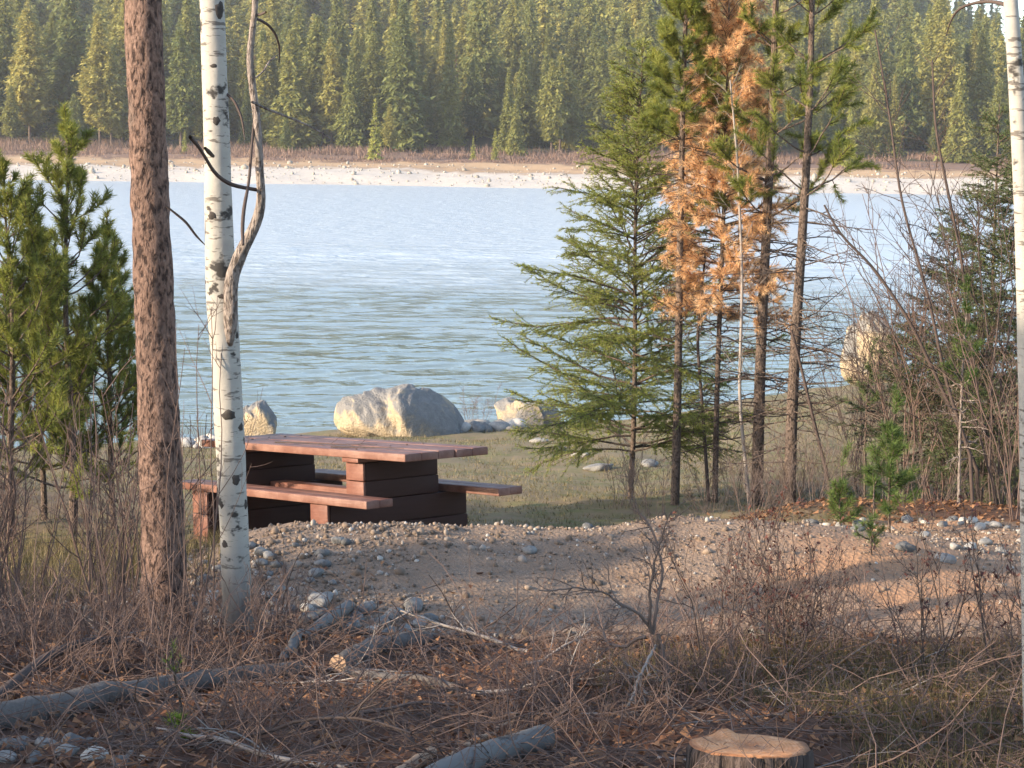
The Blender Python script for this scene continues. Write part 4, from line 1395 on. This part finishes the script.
# thin whips in front of the pine trunk
WH = [shrub_mesh(hr, 1.5, 3, .14, MT['redtwig'], 4, 2, .0045, .05, .05) for _ in range(3)]
for px, d, s_ in ((178, 7.2, .95), (160, 7.3, .8), (192, 7.5, 1.15), (130, 7.2, .8), (110, 7.6, .8), (205, 7.9, .55)):
    bush(px, d, WH[int(hr.integers(3))][0], 'thin upright leafless shoots before the pine and birch trunks', 'thin shoots before the left trunks', s_)
# right foreground: shrubs with shrivelled leaves
RS = [shrub_mesh(hr, .75, 6, .6, MT['darktwig'], 6, 4, .0046, .11, .03, leaves=130, lmat=MT['redleaf']) for _ in range(4)]
for i in range(15):
    px = hr.uniform(690, 1015); d = hr.uniform(6.6, 8.4)
    me, lm = RS[int(hr.integers(4))]
    bush(px, d, me, 'dark shrub with shrivelled red-brown leaves in the right foreground', 'dark shrubs in the right foreground', hr.uniform(.6, 1.05), lm)
for i in range(10):
    px = hr.uniform(660, 1030); d = hr.uniform(6.0, 7.6)
    bush(px, d, LOW[int(hr.integers(7))][0], 'low leafless shrub in the dry grass on the right', 'low leafless shrubs in the dry grass', hr.uniform(.7, 1.2))

# dead branches strewn over the forest floor
for i in range(46):
    px = hr.uniform(-20, 1030); d = hr.uniform(5.0, 8.3)
    if 560 < px < 640: continue
    b = G(px, d)
    L_ = hr.uniform(.35, 1.1); a = hr.uniform(-.5, .5) + (math.pi if hr.random() < .5 else 0)
    p = grow(hr, np.zeros((1, 3)), np.array([[math.cos(a), math.sin(a), hr.uniform(-.02, .22)]]), np.array([L_]), 12, .09, -.012)
    gg = gz(p[0, :, 0] + b[0], p[0, :, 1] + b[1]) - b[2]
    p[0, :, 2] = np.maximum(p[0, :, 2], gg + .012)
    r0 = hr.uniform(.004, .011)
    g = Geo(); tubes(g, p, (np.linspace(r0, r0 * .4, 12))[None], 6, .4, rough=.2)
    k1 = kids(hr, p, 7, .25, .98, .7, .4, 5, .14, .01); tubes(g, k1, np.linspace(r0 * .4, r0 * .15, 5)[None].repeat(7, 0), 4, .4)
    k2 = kids(hr, k1, 3, .3, .98, .7, .5, 4, .14, .01); tubes(g, k2, np.linspace(r0 * .2, r0 * .1, 4)[None].repeat(len(k2), 0), 3, .4)
    o = link('fallen_branch', g.mesh('fallen_branch', MT[('greytwig', 'twig', 'darktwig')[int(hr.choice(3, p=(.3, .4, .3)))]], True), None, b)
    tag(o, 'thin dead branch lying in the tangle of the foreground floor', 'branch', 'dead branches lying in the foreground')

# bare sapling standing in front of the gravel
base = G(668, 6.15)
s_ = thing('bare_sapling', 'bare forked sapling with an arching side branch before the gravel', 'sapling', base)


def hand(name, pts, d0, d1, mat=MT['twig']):
    p, r = spine(pts, d0, d1, 26)
    p[1:] += np.cumsum(hr.normal(size=(25, 3)) * .0028, 0); r = r * hr.uniform(.62, .85, 26)
    g = Geo(); tubes(g, p - base, r, 6, .4, rough=.25)
    k1 = kids(hr, (p - base)[None], 16, .25, .98, .75, .42, 6, .18, .03); tubes(g, k1, np.linspace(.0021, .0009, 6)[None].repeat(len(k1), 0), 4, .3)
    k2 = kids(hr, k1, 4, .3, .98, .75, .5, 4, .18, .03); tubes(g, k2, np.linspace(.0013, .0007, 4)[None].repeat(len(k2), 0), 3, .3)
    return link(name, g.mesh(name, mat, True), s_)


hand('stem', [(669, 745, 9), (667, 715, 8), (662, 680, 7), (656, 650, 7), (652, 632, 7)], 6.15, 6.15, MT['twig'])
hand('branch', [(653, 634, 6), (656, 600, 5), (660, 572, 4), (652, 545, 3.5), (640, 525, 3), (630, 508, 2)], 6.15, 6.3)
hand('branch', [(651, 632, 6), (648, 610, 5), (650, 580, 4), (655, 556, 3), (664, 535, 2.5), (672, 512, 1.5)], 6.15, 6.0)
hand('branch', [(652, 634, 5), (638, 615, 4), (620, 605, 3.5), (600, 593, 3), (575, 589, 2.5), (545, 591, 1.5)], 6.15, 5.9)
hand('branch', [(646, 637, 5), (630, 644, 4), (612, 640, 4), (602, 625, 3), (606, 612, 2)], 6.15, 6.35)
hand('branch', [(656, 645, 4), (640, 665, 4), (630, 690, 3.5), (624, 712, 3)], 6.13, 5.9, MT['greytwig'])
for pts, d, lab in (([(985, 480, 9), (950, 400, 8), (905, 320, 7), (868, 265, 6), (838, 235, 5), (826, 205, 4)], 14.2, 'long bare stem leaning left across the right-hand boulder'),
                    ([(829, 490, 8), (818, 420, 7), (806, 370, 6), (792, 330, 5)], 15.2, 'thin bare dead stem leaning against the rightmost tall pine'),
                    ([(745, 508, 8), (743, 400, 7), (741, 280, 6), (736, 160, 5), (735, 80, 3)], 15.8, 'slim pale grey bare sapling beside the tall pines'),
                    ([(704, 505, 8), (703, 420, 7), (702, 340, 6), (704, 250, 4)], 16.4, 'thin bare stem between the slim pine and the tall pines'),
                    ([(980, 470, 8), (945, 385, 7), (925, 300, 6), (905, 200, 5), (890, 110, 4), (870, 30, 3)], 13.6, 'tall bare stem curving up beside the dark fir'),
                    ([(1000, 480, 10), (975, 380, 8), (958, 260, 6), (940, 130, 5), (932, 60, 3)], 14.4, 'tall bare upright stem just left of the right birch')):
    base = G(pts[0][0], d)
    p, r = spine([(u + 5 * math.sin(v * .021 + d), v, w_ * .5) for u, v, w_ in pts], d, d, 30); p[0, 2] = min(p[0, 2], base[2] - .05)
    g = Geo(); tubes(g, p - base, r, 6, .4)
    k1 = kids(hr, (p - base)[None], 26, .3, .99, .75, .17, 6, .13, .03); tubes(g, k1, np.linspace(.0035, .0014, 6)[None].repeat(len(k1), 0), 4, .3)
    k2 = kids(hr, k1, 4, .2, .98, .7, .5, 4, .15, .02); tubes(g, k2, np.linspace(.0017, .0009, 4)[None].repeat(len(k2), 0), 3, .3)
    o = link('bare_sapling', g.mesh('bare_sapling', MT['greytwig' if 'pale' in lab else 'darktwig'], True), None, base); tag(o, lab, 'sapling')
# tall shrubs on the right
TL = [shrub_mesh(hr, 2.5, 8, .42, MT['darktwig'], 9, 5, .009, .09, .04) for _ in range(3)] + [shrub_mesh(hr, 2.3, 8, .55, MT['redtwig'], 9, 5, .007, .08, .05) for _ in range(2)]
for px, d, q in ((1003, 13.9, 1.0), (985, 14.6, 1.05), (1018, 13.2, .9), (960, 15.4, .9), (930, 16.2, .8), (1040, 14.6, 1.1), (900, 16.8, .7), (860, 17.2, .65), (905, 15.2, 1.15), (940, 15.4, 1.35)):
    bush(px, d, TL[int(hr.integers(5))][0], 'tall many-stemmed bare shrub in the thicket around the dark fir', 'tall bare shrubs on the right', q)
MD = [shrub_mesh(hr, 1.0, 8, .5, MT['twig'], 7, 4, .005, .10, .03) for _ in range(2)]
for i in range(26):
    px = hr.uniform(690, 1020); d = hr.uniform(13.4, 17.5)
    bush(px, d, MD[int(hr.integers(2))][0], 'knee-high bare shrub on the grass beneath the right-hand trees', 'knee-high bare shrubs beneath the right trees', hr.uniform(.4, .95))
for px, d in ((866, 19.0), (880, 19.5), (850, 20.5)):
    bush(px, d, TL[0][0], 'bare shrub growing in front of the tall right-hand boulder', 'bare shrubs before the right-hand boulder', .75)
for px, d in ((640, 15.6), (620, 16.2), (470, 30.2), (482, 30.6), (655, 15.2)):
    bush(px, d, MD[0][0], 'sparse bare shrub standing at the young fir or the shore beside it', 'sparse bare shrubs near the young fir', .8)

# ------------------------------------------------------------------ litter, grass and twig tangle
lr = np.random.default_rng(99)


def scatter(m, y0, y1, fx=.34, pw=1.0):
    y = y0 + (y1 - y0) * lr.random(m) ** pw
    x = lr.uniform(-1, 1, m) * (fx * y + .4)
    return x, y


x, y = scatter(26000, 4.4, 9.6)
gw = gravel_w(x, y); kp = lr.random(len(x)) > gw * .97
x, y = x[kp], y[kp]
g = Geo(); clumps(g, np.stack([x, y, gz(x, y) + lr.uniform(.003, .03, len(x))], -1), lr.uniform(.012, .038, len(x)), .8, lr.random(len(x)))
x2 = lr.uniform(1.3, 5.6, 5000); y2 = 13.5 + .1 * x2 + lr.normal(size=5000) * .45
clumps(g, np.stack([x2, y2, gz(x2, y2) + .01], -1), lr.uniform(.02, .05, 5000), .7, .35 + .65 * lr.random(5000))
tag(link('leaf_litter', g.mesh('leaf_litter', MT['deadleaf'])), 'red-brown dead leaves and needles covering the forest floor', 'leaf litter', kind='stuff')

g = Geo()
x, y = scatter(3000, 4.5, 8.5)
kp = lr.random(len(x)) > gravel_w(x, y) * .95
x, y = x[kp], y[kp]; m = len(x)
el = np.abs(lr.normal(size=m)) * .55; a = lr.uniform(0, 6.283, m)
p = grow(lr, np.stack([x, y, gz(x, y) + lr.uniform(-.01, .07, m)], -1), np.stack([np.cos(a), np.sin(a), el], -1), lr.uniform(.08, .5, m), 6, .18, -.01)
tubes(g, p, lr.uniform(.0008, .0030, m)[:, None] * np.linspace(1, .5, 6)[None], 4, lr.random(m))
k1 = kids(lr, p, 2, .3, .95, .7, .4, 4, .2, .02); tubes(g, k1, np.full((len(k1), 4), .0009), 3, lr.random(len(k1)))
tag(link('undergrowth', g.mesh('undergrowth', MT['redtwig'])), 'tangle of fallen twigs and thin dead stems on the forest floor', 'undergrowth', kind='stuff')

g = Geo()


def blades(x, y, ln, w, lean=.35, var=None):
    m = len(x)
    a = lr.uniform(0, 6.283, m); l = np.abs(lr.normal(size=m)) * lean
    d = norm(np.stack([np.cos(a) * l, np.sin(a) * l, np.ones(m)], -1))
    b = np.stack([x, y, gz(x, y) - .005], -1)
    needles(g, b, d, ln, w, lr.random(m) if var is None else var)


x = lr.uniform(.35, 2.6, 15000); y = lr.uniform(4.6, 7.4, 15000)
kp = (fbm(x * 1.6, y * 1.6, 111, 3) + .15 * sstep(.6, 1.4, x)) > .02
blades(x[kp], y[kp], lr.uniform(.04, .16, kp.sum()), .004, .7, lr.random(kp.sum()) * .7)
x, y = scatter(90000, 11.6, 31, .34, 1.1)
za, zb = zone(x, y, gz(x, y))
kp = (lr.random(len(x)) < za[:, 1]) & (gz(x, y) > .25) & (fbm(x * 1.2, y * 1.2, 121, 3) > -.12)
blades(x[kp], y[kp], lr.uniform(.015, .048, kp.sum()) * (1 + .04 * (y[kp] - 12)), .008, .7)
x = lr.uniform(-4.5, -1.6, 9000); y = lr.uniform(9.5, 13, 9000)
blades(x, y, lr.uniform(.05, .2, 9000), .005, .5)
tag(link('grass', g.mesh('grass', MT['grass'])), 'short dry olive and straw-coloured grass', 'grass', kind='stuff')

# ------------------------------------------------------------------ trees to the left of the view that shade the foreground
shade_crown = far_crown_mesh(frng, 'crown', 9, 2.4, 34, 14, 6, 'spruce', MT['farstuff'])
shade_trunk = far_trunk_mesh(9, .16, MT['thinbark'])
for x, y, s_ in ((-8.4, .8, .55), (-10.5, -1.2, .66), (-9.0, -3.4, .66), (-12.0, .2, .62), (-6.6, -.6, .5), (-13.0, -3.6, .78), (-6.2, 2.0, .36), (-7.2, -5.0, .62), (-5.0, -2.6, .46), (-10, 3.4, .42), (-11.2, 4.6, .46), (-9.6, 5.1, .40), (-12.5, 3.0, .5), (-10.8, 6.0, .42), (-11, 2.2, .42), (-15.5, -1.5, .8)):
    r_ = thing('spruce_tree', 'dense conifer beside the viewpoint, left of the view', 'tree', (x, y, gz1(x, y)), x, 'conifers left of the view', s_)
    link('trunk', shade_trunk, r_); link('crown', shade_crown, r_)

# ------------------------------------------------------------------ air
g = Geo()
x0, x1, y0, y1, z0, z1 = -760, 760, -45, 1540, -6, 112
V = [(x, y, z) for z in (z0, z1) for y in (y0, y1) for x in (x0, x1)]
g.add(V, np.array([[0, 2, 3, 1], [4, 5, 7, 6], [0, 1, 5, 4], [2, 6, 7, 3], [0, 4, 6, 2], [1, 3, 7, 5]]))
hm = bpy.data.materials.new('thin_haze'); hm.use_nodes = True
nt = hm.node_tree; nt.nodes.clear()
ho = nt.nodes.new('ShaderNodeOutputMaterial'); pv = nt.nodes.new('ShaderNodeVolumePrincipled')
pv.inputs['Color'].default_value = (.93, .95, 1, 1); pv.inputs['Density'].default_value = .0003; pv.inputs['Anisotropy'].default_value = .2
nt.links.new(pv.outputs[0], ho.inputs['Volume'])
tag(link('haze', g.mesh('haze', hm)), 'thin pale haze in the air over the lake', 'haze', kind='stuff')

# two dark twig-shaped lines across the tabletop
for pts, dz, lab in (([(-.35, -.30), (-.05, -.20), (.25, -.16), (.52, -.02)], .006, 'longer dark twig-shaped line across the picnic tabletop'),
                     ([(.38, -.34), (.55, -.26), (.74, -.20), (.92, -.12)], .006, 'shorter dark twig-shaped line near the right end of the tabletop')):
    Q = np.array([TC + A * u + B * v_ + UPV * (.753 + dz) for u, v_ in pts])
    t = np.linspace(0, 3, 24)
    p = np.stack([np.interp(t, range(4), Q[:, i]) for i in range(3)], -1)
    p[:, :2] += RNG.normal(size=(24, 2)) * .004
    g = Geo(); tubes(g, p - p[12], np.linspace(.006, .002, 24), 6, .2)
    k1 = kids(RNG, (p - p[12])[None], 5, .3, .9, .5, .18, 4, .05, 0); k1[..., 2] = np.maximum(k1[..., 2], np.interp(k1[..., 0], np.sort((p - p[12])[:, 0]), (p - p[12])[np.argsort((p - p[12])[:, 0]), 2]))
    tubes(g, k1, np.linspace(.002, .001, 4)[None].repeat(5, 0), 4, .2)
    tag(link('twig_line', g.mesh('twig_line', MT['darktwig'], True), None, p[12]), lab, 'twig')
# stones and driftwood bits strewn over the far beach
m = 2600
xx = frng.uniform(-80, 80, m); yy = frng.uniform(190, 214, m)
zz_ = gz(xx, yy); kp = zz_ > .05; xx, yy, zz_ = xx[kp], yy[kp], zz_[kp]
sz = .07 * np.exp(frng.normal(size=len(xx)) * .6)
V = IV[None] * sz[:, None, None] * frng.uniform(.6, 1.5, (len(xx), 1, 3)) * frng.uniform(.75, 1.25, (len(xx), len(IV), 1)) + np.stack([xx, yy, zz_ + sz * .2], -1)[:, None]
g = Geo(); g.add(V.reshape(-1, 3), (IF[None] + (np.arange(len(xx)) * len(IV))[:, None, None]).reshape(-1, 3))
tag(link('beach_rubble', g.mesh('beach_rubble', MT['beachstone'])), 'small stones strewn over the pale far beach', 'rubble', kind='stuff')
